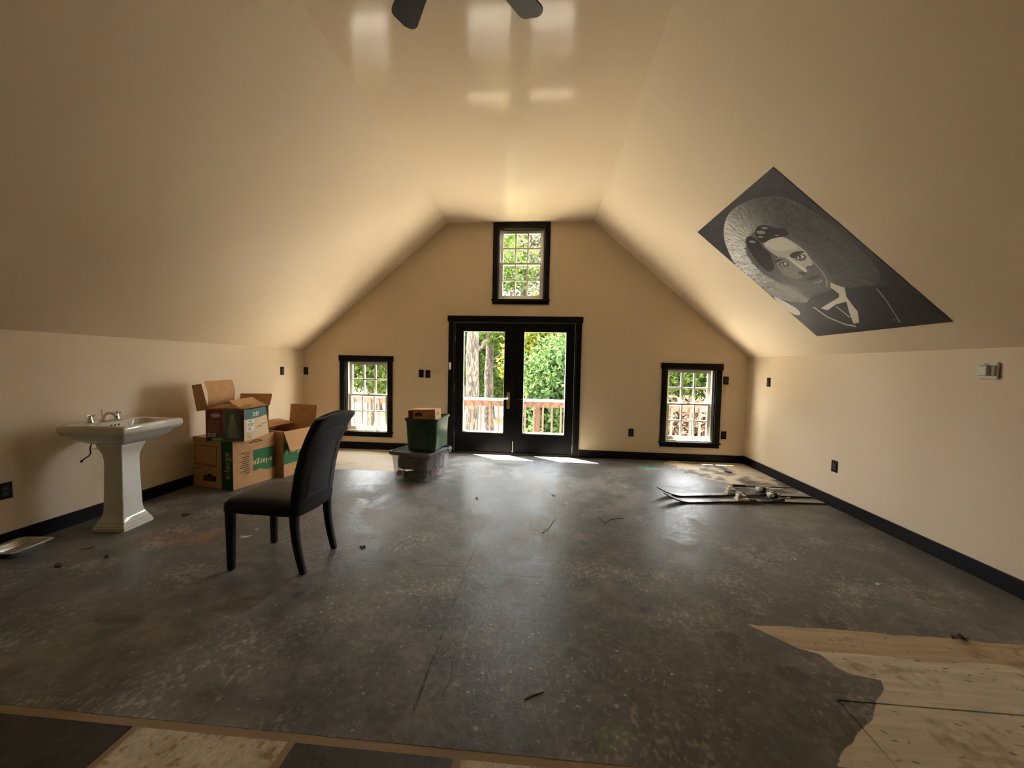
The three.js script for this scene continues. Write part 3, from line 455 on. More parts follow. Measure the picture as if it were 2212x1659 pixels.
const bandFront = (x, w, h) => {
  x.fillStyle = '#2b5a36'; x.fillRect(w * 0.72, 0, w * 0.28, h);
  x.save(); x.translate(w * 0.86, h * 0.52); x.rotate(-Math.PI / 2); x.fillStyle = '#c9ab78'; x.font = `bold ${w * 0.17}px sans-serif`; x.textAlign = 'center'; x.textBaseline = 'middle'; x.fillText('x-large', 0, 0); x.restore();
  x.strokeStyle = '#33261a'; x.lineWidth = w * 0.012; x.strokeRect(w * 0.06, h * 0.16, w * 0.54, h * 0.38); x.beginPath(); x.moveTo(0, h * 0.66); x.lineTo(w * 0.26, h * 0.58); x.lineTo(w * 0.6, h * 0.57); x.stroke();
  logo(x, w * 0.42, h * 0.82, w * 0.32, '#1d1a20', '#8a6842');
};
{ // A: closed, upside down
  const o = thing('moving_box', 'closed extra-large cardboard moving box lying upside down under the tree box', 'box', [-3.446, 0, -4.057], -0.2);
  const m = [cardTex(512, 512, bannerSide(true)), card, card, card, cardTex(512, 512, bandFront), card];
  mesh('body', rbUV(0.57, 0.53, 0.5).translate(0, 0.272, 0), m, o);
  mesh('top_flap', bx(0.283, 0.004, 0.5, -0.1425, 0.541, 0), card, o); mesh('top_flap', bx(0.283, 0.004, 0.5, 0.1425, 0.541, 0), card, o);
  mesh('tape', bx(0.05, 0.001, 0.502, 0, 0.5438, 0), mat(lin(0.35, 0.23, 0.1), 0.25), o);
}
function rbUV(w, h, d) { return new THREE.BoxGeometry(w, h, d); }
{ // B: open, behind A
  const o = thing('moving_box', 'open extra-large cardboard moving box with raised flap and hanging flap', 'box', [-3.262, 0, -4.575], -0.2);
  const w = 0.6, d = 0.5, h = 0.545, t = 0.005, print = cardTex(512, 512, bannerSide(false));
  mesh('side_panel', bx(t, h, d, w / 2 - t / 2, h / 2 + 0.002, 0), [print, card, card, card, card, card], o);
  mesh('side_panel', bx(t, h, d, -w / 2 + t / 2, h / 2 + 0.002, 0), card, o);
  mesh('end_panel', bx(w - 2 * t, h, t, 0, h / 2 + 0.002, d / 2 - t / 2), card, o);
  mesh('end_panel', bx(w - 2 * t, h, t, 0, h / 2 + 0.002, -d / 2 + t / 2), card, o);
  mesh('bottom_panel', bx(w - 2 * t, t, d - 2 * t, 0, 0.006, 0), card, o);
  const flapX = (s, ang, len) => { const s2 = new THREE.Shape(); s2.moveTo(0, -d / 2); s2.lineTo(0, d / 2); s2.lineTo(len, d / 2 - 0.06); s2.lineTo(len, -d / 2 + 0.03); s2.closePath(); return new THREE.ExtrudeGeometry(s2, { depth: 0.004, bevelEnabled: false }).rotateX(-Math.PI / 2).rotateZ(-ang).translate(s * w / 2, h + 0.002, 0); };
  mesh('flap', flapX(1, 1.3, 0.24), card, o);
  mesh('flap', bx(0.28, 0.004, d - 0.02, 0, 0, 0).translate(-0.14, 0, 0).rotateZ(-0.12).translate(-w / 2 + 0.28, h + 0.03, 0), card, o);
  mesh('flap', bx(w * 0.7, 0.27, 0.004, 0, 0.135, 0).rotateX(-0.1).translate(w / 2 - w * 0.36, h, -d / 2 + 0.003), card, o);
  mesh('flap', bx(w - 0.04, 0.004, 0.25, 0, 0, -0.125).rotateX(-0.2).translate(0, h, d / 2 - 0.004), card, o);
}
{ // C: printed tree box on A, open flaps
  const h = 0.325, w = 0.36, d = 0.5, t = 0.005, R = rng(41);
  const o = thing('tree_box', 'battered printed christmas tree box with flaps open on the moving box', 'box', [-3.265, 0.545, -3.908], 0.2);
  const front = (() => { const [c, x] = canvas(512, 462);
    x.fillStyle = '#4d5a4c'; x.fillRect(0, 0, 512, 462); x.fillStyle = '#7d2f2c'; x.fillRect(0, 0, 235, 462); x.fillStyle = '#8f8a6a'; x.fillRect(235, 20, 12, 300);
    x.fillStyle = '#c8c0ae'; x.beginPath(); x.moveTo(60, 80); x.lineTo(90, 52); x.lineTo(170, 52); x.lineTo(200, 80); x.lineTo(170, 108); x.lineTo(90, 108); x.closePath(); x.fill(); x.strokeStyle = '#6a6558'; x.lineWidth = 3; x.beginPath(); x.ellipse(130, 80, 26, 18, 0, 0, 7); x.stroke();
    for (let i = 0; i < 8; i++) { x.fillStyle = 'rgba(190,150,130,0.65)'; x.fillRect(26, 165 + i * 20, 90 + R() * 90, 7); }
    x.fillStyle = '#c9c2b0'; x.fillRect(20, 335, 110, 52); x.fillStyle = '#2c2a26'; for (let i = 0; i < 18; i++) x.fillRect(36 + i * 4.6, 345, 1 + R() * 2.6, 30);
    x.fillStyle = '#3f8a45'; x.fillRect(70, 395, 165, 62); x.fillStyle = '#9fd08c'; x.font = 'bold 30px sans-serif'; for (let i = 0; i < 3; i++) x.fillRect(96 + i * 42, 412, 26, 26); x.fillStyle = '#20201e'; x.fillRect(18, 405, 44, 46);
    x.fillStyle = '#2b2f2a'; x.fillRect(470, 20, 42, 430); x.fillStyle = '#7c3434'; x.fillRect(420, 12, 92, 60);
    for (let i = 0; i < 2400; i++) { const q = R(), y = 50 + q * 350, s = 12 + q * 92, a = (R() + R() - 1), v = 120 + R() * 80; x.strokeStyle = `rgba(${v * 0.95 | 0},${v | 0},${v * 0.86 | 0},0.6)`; x.lineWidth = 1.5 + R() * 2.5; x.beginPath(); const X = 355 + a * s; x.moveTo(X, y); x.lineTo(X + a * 12, y + 8 + R() * 8); x.stroke(); }
    x.fillStyle = '#55453a'; x.fillRect(250, 415, 262, 47);
    return mat(0xffffff, 0.5, { map: tex(c) }); })();
  const side = (() => { const [c, x] = canvas(512, 332);
    x.fillStyle = '#cfb68c'; x.fillRect(0, 0, 512, 332); x.fillStyle = '#3c6660'; x.fillRect(0, 0, 512, 105); x.fillStyle = '#dcd8c6'; x.font = 'bold 66px sans-serif'; x.textBaseline = 'middle'; x.fillText('DEF', 130, 62);
    x.fillStyle = '#ded8c6'; x.fillRect(40, 118, 120, 120); x.fillStyle = '#3a3630'; for (let i = 0; i < 15; i++) x.fillRect(54 + i * 6.4, 150, 1.5 + R() * 3, 36); x.fillRect(70, 128, 46, 8); for (let i = 0; i < 4; i++) x.fillRect(56, 196 + i * 9, 40 + R() * 40, 4);
    x.strokeStyle = '#6e4f30'; x.lineWidth = 9; x.beginPath(); x.moveTo(210, 220); x.quadraticCurveTo(300, 190, 340, 225); x.moveTo(330, 200); x.quadraticCurveTo(400, 180, 470, 205); x.stroke(); x.fillStyle = '#7c7a4e'; for (let i = 0; i < 60; i++) x.fillRect(30 + R() * 90, 250 + R() * 70, 6, 6);
    return mat(0xffffff, 0.55, { map: tex(c) }); })();
  mesh('front_panel', bx(w, h, t, 0, h / 2, d / 2 - t / 2), [card, card, card, card, front, card], o);
  const sd = (() => { const g = new THREE.PlaneGeometry(d, h, 10, 8), p = g.attributes.position; for (let i = 0; i < p.count; i++) { const u = p.getX(i) / d + 0.5, v = p.getY(i) / h + 0.5; p.setZ(i, 0.035 * Math.sin(u * Math.PI) * (0.4 + 0.6 * v) - 0.03 * v * u * u); } g.computeVertexNormals(); const b = g.clone().translate(0, 0, -t); b.index.array.reverse(); b.computeVertexNormals(); return join(g, b).rotateY(Math.PI / 2).translate(w / 2, h / 2, 0); })();
  mesh('side_panel', sd, side, o);
  mesh('side_panel', bx(t, h, d, -w / 2, h / 2, 0), card, o); mesh('back_panel', bx(w, h, t, 0, h / 2, -d / 2), card, o); mesh('bottom_panel', bx(w, t, d, 0, 0.003, 0), card, o);
  const bent = (len, wid, f) => { const g = new THREE.PlaneGeometry(wid, len, 8, 8).translate(0, len / 2, 0), p = g.attributes.position; for (let i = 0; i < p.count; i++) p.setZ(i, f(p.getX(i) / wid + 0.5, p.getY(i) / len)); g.computeVertexNormals(); const b = g.clone().translate(0, 0, -0.004); b.index.array.reverse(); b.computeVertexNormals(); return join(g, b); };
  mesh('tall_flap', bent(0.29, 0.44, (u, v) => 0.03 * Math.sin(v * 3) + 0.02 * u * v).rotateY(Math.PI / 2).rotateZ(0.1).translate(-w / 2 - 0.004, h, 0.0), card, o);
  mesh('torn_flap', bent(0.27, 0.13, (u, v) => 0.02 * v * u).rotateY(-0.25).rotateZ(0.16).translate(-w / 2 - 0.05, h - 0.01, d / 2 - 0.03), card, o);
  mesh('side_flap', bent(0.18, 0.46, (u, v) => -0.02 * Math.sin(v * 2.5)).rotateX(-1.0).rotateY(Math.PI / 2).translate(w / 2 - 0.01, h + 0.006, -0.03), card, o);
  mesh('back_flap', bent(0.14, 0.34, (u, v) => 0.02 * v * v).rotateX(-0.6).translate(0.02, h, -d / 2), card, o);
  mesh('front_flap', bent(0.2, 0.33, (u, v) => 0.01 * Math.sin(u * 3)).rotateX(-1.45).translate(0, h + 0.012, d / 2 - 0.01), card, o);
}
// ---------------------------------------------------------------- storage bins
{
  const o = thing('clear_storage_bin', 'clear plastic storage bin with grey lid under the green tote', 'bin', [-1.453, 0, -4.57], -0.31);
  const plastic = mat(lin(0.8, 0.8, 0.82), 0.2, { transmission: 0.85, thickness: 0, ior: 1.4 }), lidM = mat(lin(0.11, 0.107, 0.1), 0.5, { specularIntensity: 0.4 });
  const q = (w, d, y, r = 0.045) => rr(w, d, r, y, 0, 0, 5);
  mesh('tub', loft([q(0.44, 0.47, 0.004), q(0.452, 0.482, 0.012), q(0.47, 0.5, 0.12), q(0.5, 0.53, 0.3), q(0.515, 0.545, 0.302), q(0.515, 0.545, 0.315)], true, false, 0.5), plastic, o);
  for (const s of [-1, 1]) for (const z of [-0.13, 0.02, 0.13]) mesh('rib', bx(0.006, 0.25, 0.014, s * 0.24, 0.155, z).rotateZ(0), plastic, o);
  const lid = mesh('lid', loft([q(0.53, 0.56, 0.303), q(0.55, 0.58, 0.308), q(0.552, 0.582, 0.33), q(0.54, 0.57, 0.345), q(0.51, 0.54, 0.346), q(0.5, 0.53, 0.333), q(0.48, 0.51, 0.33), q(0.1, 0.1, 0.33, 0.03)], true, true, 0.5), lidM, o);
  for (const z of [-0.2, 0.2]) mesh('latch', rb(0.012, 0.05, 0.07, 0.004, 0.278, 0.312, z), lidM, lid);
  const deg = o.rotation.y, place = (lx, y, lz) => { const v = V(lx, y, lz).applyAxisAngle(V(0, 1, 0), deg); return [v.x - 1.453, v.y, v.z - 4.57]; };
  const bundle = (label, lx, ly, lz, rx, ry, rz, col, seed, rough = 0.8) => { const g = new THREE.IcosahedronGeometry(1, 5), p = g.attributes.position, e = (v) => Math.sign(v) * Math.abs(v) ** 0.55; for (let i = 0; i < p.count; i++) { const v = V(p.getX(i), p.getY(i), p.getZ(i)), n = 0.72 + 0.28 * fbm(v.x * 2.2 + seed, v.y * 2.2 + v.z * 1.7, 3); p.setXYZ(i, e(v.x) * rx * n, e(v.y) * ry * n, e(v.z) * rz * n); } g.deleteAttribute('normal'); g.deleteAttribute('uv'); tag(mesh('fabric_bundle', toCreasedNormals(g, 1.2), mat(col, rough), scene, place(lx, ly, lz)), label, 'cloth', 'contents of the clear storage bin'); };
  bundle('dark grey cloth bundle pressed against the near wall of the clear bin', -0.078, 0.2, 0.12, 0.155, 0.095, 0.13, lin(0.035, 0.037, 0.034), 3);
  bundle('maroon cloth wad high in the near corner of the clear bin', 0.148, 0.2, 0.13, 0.078, 0.1, 0.12, lin(0.09, 0.025, 0.03), 9);
  bundle('mauve cloth folded along the room side of the clear bin', 0.12, 0.195, -0.07, 0.115, 0.095, 0.1, lin(0.3, 0.2, 0.22), 15);
  bundle('white cloth stuffed at the far end of the clear bin', 0.08, 0.16, -0.195, 0.14, 0.13, 0.035, lin(0.6, 0.56, 0.56), 22);
  bundle('black knitted cloth at the bottom of the clear bin', 0.035, 0.058, 0.142, 0.165, 0.046, 0.08, lin(0.02, 0.02, 0.024), 29);
  bundle('rose pink cloth at the bottom of the clear bin', 0.12, 0.058, -0.075, 0.08, 0.044, 0.12, lin(0.4, 0.1, 0.14), 35);
  bundle('beige folded cloth at the wall side of the clear bin', -0.12, 0.145, -0.09, 0.105, 0.125, 0.095, lin(0.35, 0.27, 0.18), 38);
  tag(mesh('red_bauble', new THREE.SphereGeometry(0.034, 24, 16), mat(lin(0.42, 0.03, 0.025), 0.25), scene, place(-0.178, 0.068, 0.19)), 'red christmas bauble in the corner of the clear bin', 'bauble', 'contents of the clear storage bin');
  tag(mesh('white_bauble', new THREE.SphereGeometry(0.036, 24, 16), mat(lin(0.65, 0.6, 0.52), 0.35), scene, place(-0.165, 0.048, 0.12)), 'cream christmas bauble at the bottom of the clear bin', 'bauble', 'contents of the clear storage bin');
}
{
  const green = mat(lin(0.028, 0.075, 0.038), 0.36);
  const o = thing('green_tote', 'dark green plastic tote stacked on the clear bin', 'tote', [-1.395, 0.3465, -4.645], -0.03);
  const q = (w, d, y, r = 0.035) => rr(w, d, r, y, 0, 0, 5);
  mesh('tub', loft([q(0.33, 0.46, 0), q(0.345, 0.475, 0.006), q(0.36, 0.49, 0.12), q(0.385, 0.52, 0.36), q(0.41, 0.545, 0.364), q(0.415, 0.55, 0.375), q(0.41, 0.545, 0.388), q(0.385, 0.52, 0.389), q(0.376, 0.51, 0.36), q(0.35, 0.48, 0.1), q(0.32, 0.45, 0.012)], true, true, 0.5), green, o);
  for (const s of [-1, 1]) { mesh('handle_recess', rb(0.12, 0.03, 0.02, 0.006, 0, 0.352, s * 0.268), green, o); mesh('end_rib', bx(0.16, 0.3, 0.008, 0.02, 0.18, s * 0.252).translate(0, 0, 0), green, o); }
  const b = thing('small_box', 'small cardboard carton sticking out of the green tote', 'box', [-1.398, 0.73, -4.53], -0.03); b.rotation.order = 'YXZ'; b.rotation.z = 0.06; b.rotation.x = -0.03;
  const face = cardTex(512, 256, (x, w, h) => { logo(x, w * 0.38, h * 0.27, w * 0.26, '#241b1c', '#a87a4b'); x.fillStyle = '#7a2c22'; x.fillRect(0, 0, w * 0.17, h); x.strokeStyle = '#3a2a1c'; x.lineWidth = 5; x.beginPath(); x.moveTo(w * 0.68, h * 0.46); x.lineTo(w * 0.8, h * 0.3); x.lineTo(w * 0.98, h * 0.42); x.stroke(); });
  const face2 = cardTex(256, 256, (x, w, h) => { x.fillStyle = 'rgba(60,42,24,0.8)'; x.fillRect(w * 0.2, h * 0.2, w * 0.6, h * 0.04); x.fillRect(w * 0.24, h * 0.29, w * 0.5, h * 0.03); x.strokeStyle = 'rgba(60,42,24,0.8)'; x.lineWidth = 5; x.beginPath(); x.ellipse(w * 0.64, h * 0.54, w * 0.09, h * 0.09, 0, 0, 7); x.stroke(); });
  mesh('carton', bx(0.325, 0.2, 0.23, 0, 0, 0), [face2, card, card, card, face, card], b);
  mesh('top_flap', bx(0.15, 0.004, 0.238, 0.085, 0.104, 0), card, b); mesh('top_flap', bx(0.16, 0.004, 0.238, -0.085, 0.107, 0).rotateZ(-0.02), card, b);
}
// ---------------------------------------------------------------- skis and poles
{
  const top = (() => { const [c, x] = canvas(64, 1024); x.fillStyle = '#8d8577'; x.fillRect(0, 0, 64, 1024); const R = rng(3); for (let i = 0; i < 500; i++) { const v = 110 + R() * 90; x.fillStyle = `rgba(${v},${v * 0.96 | 0},${v * 0.88 | 0},0.3)`; x.fillRect(R() * 64, R() * 1024, 1 + R() * 10, 4 + R() * 40); } x.fillStyle = '#4b463f'; x.fillRect(0, 300, 64, 60); x.fillRect(0, 620, 64, 120); x.fillStyle = '#c9c2b2'; x.fillRect(20, 120, 24, 130); return tex(c); })();
  const skiTop = mat(0xffffff, 0.4, { map: top }), edge = mat(lin(0.03, 0.03, 0.03), 0.4), white = mat(lin(0.62, 0.58, 0.46), 0.45), black = mat(lin(0.02, 0.02, 0.02), 0.5), steel = mat(lin(0.5, 0.5, 0.5), 0.35, { metalness: 0.9 });
  const L = 1.7;
  function skiGeo(y0, y1) { // along local +x from tail (0) to tip (L), camber and upturned shovel
    const n = 40, rings = [];
    for (let i = 0; i <= n; i++) { const s = i / n, X = s * L, up = s > 0.84 ? 0.085 * ((s - 0.84) / 0.16) ** 1.8 : 0, camber = 0.012 * Math.sin(Math.min(1, s / 0.84) * Math.PI), w = (0.034 + 0.016 * (2 * s - 0.95) ** 2) * (s > 0.92 ? Math.sqrt(Math.max(0.02, 1 - ((s - 0.92) / 0.082) ** 2)) : 1); rings.push([[X, y0 + up + camber, -w], [X, y1 + up + camber, -w], [X, y1 + up + camber, w], [X, y0 + up + camber, w]]); }
    return loft(rings, true, true, 0.5);
  }
  const uvLong = (g) => { const p = g.attributes.position, u = g.attributes.uv; for (let i = 0; i < p.count; i++) u.setXY(i, p.getZ(i) / 0.12 + 0.5, p.getX(i) / L); return g; };
  const gB = skiGeo(0.002, 0.012), gT = uvLong(skiGeo(0.0121, 0.0145));
  const tall = (g) => g.translate(0, -0.026, 0).scale(1, 1.45, 1.15).translate(0, 0.026, 0);
  function ski(label, x, z, turn) {
    const o = thing('ski', label, 'ski', [x, 0, z], turn, 'pair of downhill skis on the floor');
    mesh('core', gB, edge, o); mesh('top_sheet', gT, skiTop, o);
    const toe = mesh('toe_binding', tall(join(rb(0.13, 0.016, 0.06, 0.005, 0.87, 0.034, 0), rb(0.05, 0.03, 0.05, 0.01, 0.9, 0.055, 0))), white, o);
    mesh('toe_wing', tall(join(rb(0.03, 0.02, 0.075, 0.006, 0.86, 0.058, 0), cyl(0.018, 0.02, 0.03, 0.895, 0.068, 0))), white, toe);
    mesh('brake_plate', rb(0.1, 0.01, 0.05, 0.003, 0.77, 0.032, 0), black, o);
    const heel = mesh('heel_binding', tall(join(rb(0.14, 0.018, 0.062, 0.005, 0.5, 0.035, 0), rb(0.06, 0.045, 0.052, 0.012, 0.53, 0.06, 0))), black, o);
    mesh('heel_lever', tall(rb(0.03, 0.018, 0.04, 0.006, 0.48, 0.066, 0)), white, heel);
    mesh('heel_cup', tall(rb(0.05, 0.03, 0.056, 0.01, 0.565, 0.065, 0)), white, heel);
    mesh('brake_arm', join(tube([[0.6, 0.034, 0.045], [0.5, 0.06, 0.055], [0.42, 0.075, 0.06]], 0.004, 10), tube([[0.6, 0.034, -0.045], [0.5, 0.06, -0.055], [0.42, 0.075, -0.06]], 0.004, 10), rb(0.04, 0.012, 0.012, 0.004, 0.415, 0.077, 0.06), rb(0.04, 0.012, 0.012, 0.004, 0.415, 0.077, -0.06)), steel, heel);
    return o;
  }
  ski('downhill ski with white bindings, the one nearer the bare wood floor patch', 2.975, -4.235, Math.PI + 0.115);
  ski('downhill ski with white bindings, the one nearer the low window', 2.965, -4.43, Math.PI + 0.115);
  function pole(label, x, y, z, turn) {
    const o = thing('ski_pole', label, 'ski pole', [x, y, z], turn, 'pair of ski poles beside the bindings');
    mesh('shaft', cyl(0.008, 0.006, 0.6).rotateZ(Math.PI / 2).translate(0.3, 0.016, 0), black, o);
    mesh('grip', join(cyl(0.016, 0.014, 0.12).rotateZ(Math.PI / 2).translate(0, 0.02, 0), rb(0.03, 0.03, 0.036, 0.01, -0.065, 0.024, 0)), black, o);
    mesh('strap', new THREE.TorusGeometry(0.055, 0.006, 6, 24).scale(1.4, 1, 0.8).rotateX(Math.PI / 2 - 0.15).translate(-0.08, 0.014, 0.04), mat(lin(0.3, 0.28, 0.22), 0.8), o);
    return o;
  }
  pole('black ski pole with loop strap lying against the baseboard', 2.35, 0.002, -4.66, 0.03);
}

// ---------------------------------------------------------------- litter on the floor
{
  const twigM = mat(lin(0.12, 0.09, 0.05), 0.8), leafM = mat(lin(0.06, 0.035, 0.02), 0.8, { side: THREE.DoubleSide }), chipM = mat(lin(0.6, 0.56, 0.48), 0.6), brown = mat(lin(0.1, 0.04, 0.025), 0.85, { side: THREE.DoubleSide });
  const twig = (label, pts, r = 0.0022) => tag(mesh('twig', tube(pts.map(([a, b]) => { const p = onFloor(a, b); return [p[0], r + 0.0006, p[2]]; }), r, 24, 6), twigM), label, 'twig', 'twigs on the floor');
  twig('thin curved twig on the floor in front of the double door', [[1170, 1152], [1185, 1142], [1193, 1130], [1197, 1123]]);
  twig('thin bent twig on the floor between the door and skis', [[1293, 1117], [1300, 1125], [1307, 1131], [1316, 1124], [1330, 1121], [1347, 1120]]);
  twig('dry grass stem lying near the checkerboard squares', [[972, 1420], [978, 1440], [972, 1470], [953, 1510]], 0.0014);
  twig('short dark stick near the checkerboard squares', [[1133, 1513], [1150, 1504], [1174, 1496]], 0.0024);
  const flake = (name, label, cat, group, px, py, s, m, seed, lift = 0.012) => { const R = rng(seed), g = new THREE.CircleGeometry(1, 9), p = g.attributes.position; for (let i = 0; i < p.count; i++) { const q = i ? 0.6 + R() * 0.5 : 0; const X = p.getX(i), Y = p.getY(i); p.setXYZ(i, X * s * (i ? q : 1), Y * s * 0.5 * (i ? q : 1), i ? R() * lift : lift * 0.2); } g.computeVertexNormals(); const b = g.clone().translate(0, 0, 0.0012); b.index.array.reverse(); b.computeVertexNormals(); const at = onFloor(px, py); tag(mesh(name, join(g, b).rotateX(-Math.PI / 2), m, scene, [at[0], 0.001, at[2]], [0, R() * 6, 0]), label, cat, group); };
  const LEAF = 'scraps of dead leaf on the floor';
  [[784, 1183, 0.035, 'dark curled dead leaf on the floor behind the chair'], [185, 1187, 0.05, 'dark dead leaf on the floor in front of the pedestal sink'], [127, 1223, 0.04, 'brown dead leaf on the floor beyond the foil tray'], [400, 1114, 0.06, 'dead leaf scrap on the floor between sink and chair'], [230, 1205, 0.03, 'small dead leaf among the brown dirt by the sink'], [1195, 1071, 0.03, 'curled leaf on the floor below the double door'], [1030, 1077, 0.028, 'thin leaf sliver on the floor below the door latch side']].forEach(([a, b, s, l], i) => flake('dead_leaf', l, 'leaf', LEAF, a, b, s, i === 2 ? brown : leafM, 50 + i));
  const CHIP = 'pale paint chips on the floor';
  [[1895, 1262, 0.022, 'square white chip on the floor near the bare wood patch'], [530, 1160, 0.05, 'long pale flake on the floor under the chair'], [554, 1144, 0.018, 'small pale flake on the floor under the chair'], [1718, 1208, 0.016, 'thin white flake on the floor in front of the skis'], [1026, 1538, 0.009, 'round cream paint drop beside the checkerboard joint'], [1064, 1547, 0.007, 'small round paint drop beside the checkerboard joint']].forEach(([a, b, s, l], i) => flake('paint_chip', l, 'chip', CHIP, a, b, s, chipM, 80 + i, 0.003));
  flake('lint_clump', 'grey lint clump on the edge of the bare wood patch', 'lint', null, 2075, 1383, 0.06, mat(lin(0.1, 0.095, 0.08), 0.9, { side: THREE.DoubleSide }), 99, 0.03);
  flake('plastic_scrap', 'dark tangled plastic scrap on the bare floor near the window', 'scrap', null, 1572, 1020, 0.07, mat(lin(0.07, 0.065, 0.06), 0.6, { side: THREE.DoubleSide }), 97, 0.02);
}

// ================================================================ OUTDOORS
{
  S(mesh('ground', bx(160, 0.4, 120, 0, GROUND - 0.2, -60 - 5), mat(lin(0.06, 0.055, 0.012), 0.95)), 'sunny mown lawn stretching away below the balcony', 'lawn');
  S(mesh('driveway', bx(5, 0.02, 34, 0, 0, 0).rotateY(0.12).translate(4.6, GROUND + 0.012, -34), mat(lin(0.16, 0.15, 0.14), 0.9)), 'pale concrete driveway crossing the lawn beyond the shrubs', 'driveway');
  // balcony
  const deckM = [0.46, 0.5, 0.43].map((v) => mat(lin(v, v * 0.95, v * 0.86), 0.85)), cedar = [mat(lin(0.05, 0.023, 0.012), 0.75), mat(lin(0.046, 0.02, 0.011), 0.75)];
  const dk = thing('balcony_deck', 'sunlit grey wooden balcony deck outside the double door', 'deck', [0, -0.17, -D - WT]);
  for (let i = 0; i < 10; i++) mesh('deck_board', rb(7.4, 0.03, 0.138, 0.004, -0.4, -0.015, -0.08 - i * 0.145), deckM[i % 3], dk);
  mesh('fascia_board', bx(7.4, 0.2, 0.035, -0.4, -0.13, -1.54), cedar[0], dk);
  for (const x of [-3.9, -0.4, 3.1]) mesh('deck_post', bx(0.12, 2.6, 0.12, x, -1.44, -1.42), cedar[1], dk);
  const rl = thing('balcony_railing', 'reddish brown wooden balcony railing with square balusters', 'railing', [-0.4, -0.17, -7.3]);
  mesh('cap_rail', rb(7.4, 0.035, 0.14, 0.005, 0, 0.895, 0), mat(lin(0.42, 0.34, 0.25), 0.8), rl);
  mesh('rail_board', bx(7.4, 0.11, 0.035, 0, 0.82, 0.03), cedar[0], rl);
  mesh('bottom_rail', bx(7.4, 0.07, 0.035, 0, 0.1, 0.03), cedar[1], rl);
  const baluster = bx(0.036, 0.78, 0.036, 0, 0.44, 0.068), post = bx(0.09, 0.88, 0.09, 0, 0.44, -0.03);
  for (let i = 0; i < 44; i++) { const x = -3.6 + i * 0.168; mesh('baluster', baluster, cedar[i & 1], rl, [x, 0, 0]); }
  for (const x of [-3.65, -1.85, 0.335, 1.95, 3.65]) mesh('rail_post', post, cedar[0], rl, [x, 0, 0]);
  S(mesh('roof_overhang', (() => { const s = new THREE.Shape([[XL - 0.5, KNEE - 0.2], [RL, RIDGE + 0.22], [RR, RIDGE + 0.22], [XR + 0.5, KNEE - 0.2], [XR + 0.5, KNEE - 0.05], [RR, RIDGE + 0.36], [RL, RIDGE + 0.36], [XL - 0.5, KNEE - 0.05]].map((p) => new THREE.Vector2(...p))); return new THREE.ExtrudeGeometry(s, { depth: 0.3, bevelEnabled: false }).translate(0, 0, -D - WT - 0.3); })(), mat(lin(0.5, 0.48, 0.44), 0.7)), 'pale gable roof edge above the balcony, outside', 'roof');

  // trees
  const bark = (() => { const [c, x] = canvas(256, 512), im = x.createImageData(256, 512); for (let j = 0; j < 512; j++) for (let i = 0; i < 256; i++) { const n = fbm(i / 9, j / 34, 3), v = smooth(0.35, 0.65, n); const k = (j * 256 + i) * 4; im.data[k] = 24 + v * 58; im.data[k + 1] = 20 + v * 46; im.data[k + 2] = 16 + v * 35; im.data[k + 3] = 255; } x.putImageData(im, 0, 0); const t = tex(c, true, true); return mat(0xffffff, 0.95, { map: t, bumpMap: t, bumpScale: 0.03 }); })();
  const leafGeo = (() => { const R = rng(9), parts = []; for (let i = 0; i < 8; i++) { const l = 0.17 + R() * 0.08, w = l * 0.42, g = new THREE.BufferGeometry(); g.setAttribute('position', new THREE.Float32BufferAttribute([0, 0, 0, w / 2, 0.02, l * 0.5, 0, 0, l, 0, 0, 0, 0, 0, l, -w / 2, 0.02, l * 0.5], 3)); g.setAttribute('uv', new THREE.Float32BufferAttribute(new Float32Array(12), 2)); g.computeVertexNormals(); g.rotateX(R() * 6.3).rotateY(R() * 6.3).rotateZ(R() * 6.3).translate((R() - 0.5) * 0.36, (R() - 0.5) * 0.36, (R() - 0.5) * 0.36); parts.push(g); } return mergeGeometries(parts); })();
  const leaf = mat(0xffffff, 1, { transmission: 0.4, thickness: 0, specularIntensity: 0.08, side: THREE.DoubleSide });
  function foliage(parent, blobs, count, scale, tone, seed) {
    const R = rng(seed), im = new THREE.InstancedMesh(leafGeo, leaf, count), m = new THREE.Matrix4(), q = new THREE.Quaternion(), e = new THREE.Euler(), col = new THREE.Color();
    let tot = 0; const acc = blobs.map((b) => (tot += b[3] * b[4] + b[4] * b[5] + b[3] * b[5]));
    for (let i = 0; i < count; i++) {
      const pick = R() * tot, b = blobs[acc.findIndex((a) => a >= pick)], a = R() * 6.283, ct = 2 * R() - 1, st = Math.sqrt(1 - ct * ct), r = Math.pow(R(), 0.4);
      const p = V(b[0] + Math.cos(a) * st * r * b[3], b[1] + ct * r * b[4], b[2] + Math.sin(a) * st * r * b[5]);
      e.set(R() * 6.3, R() * 6.3, R() * 6.3); q.setFromEuler(e); const s = scale * (0.7 + R() * 0.7);
      im.setMatrixAt(i, m.compose(p, q, V(s, s, s)));
      const v = 0.7 + R() * 0.6, y = R(); col.setRGB(tone[0] * v * (1 + y * 0.5), tone[1] * v * (1 + y * 0.15), tone[2] * v); im.setColorAt(i, col);
    }
    im.name = 'foliage'; im.castShadow = im.receiveShadow = true; im.userData.kind = 'stuff'; parent.add(im);
  }
  const GREEN = [0.034, 0.06, 0.011], DEEP = [0.02, 0.045, 0.016], YELLOW = [0.085, 0.11, 0.012], PALE = [0.05, 0.066, 0.03], RED = [0.045, 0.033, 0.022];
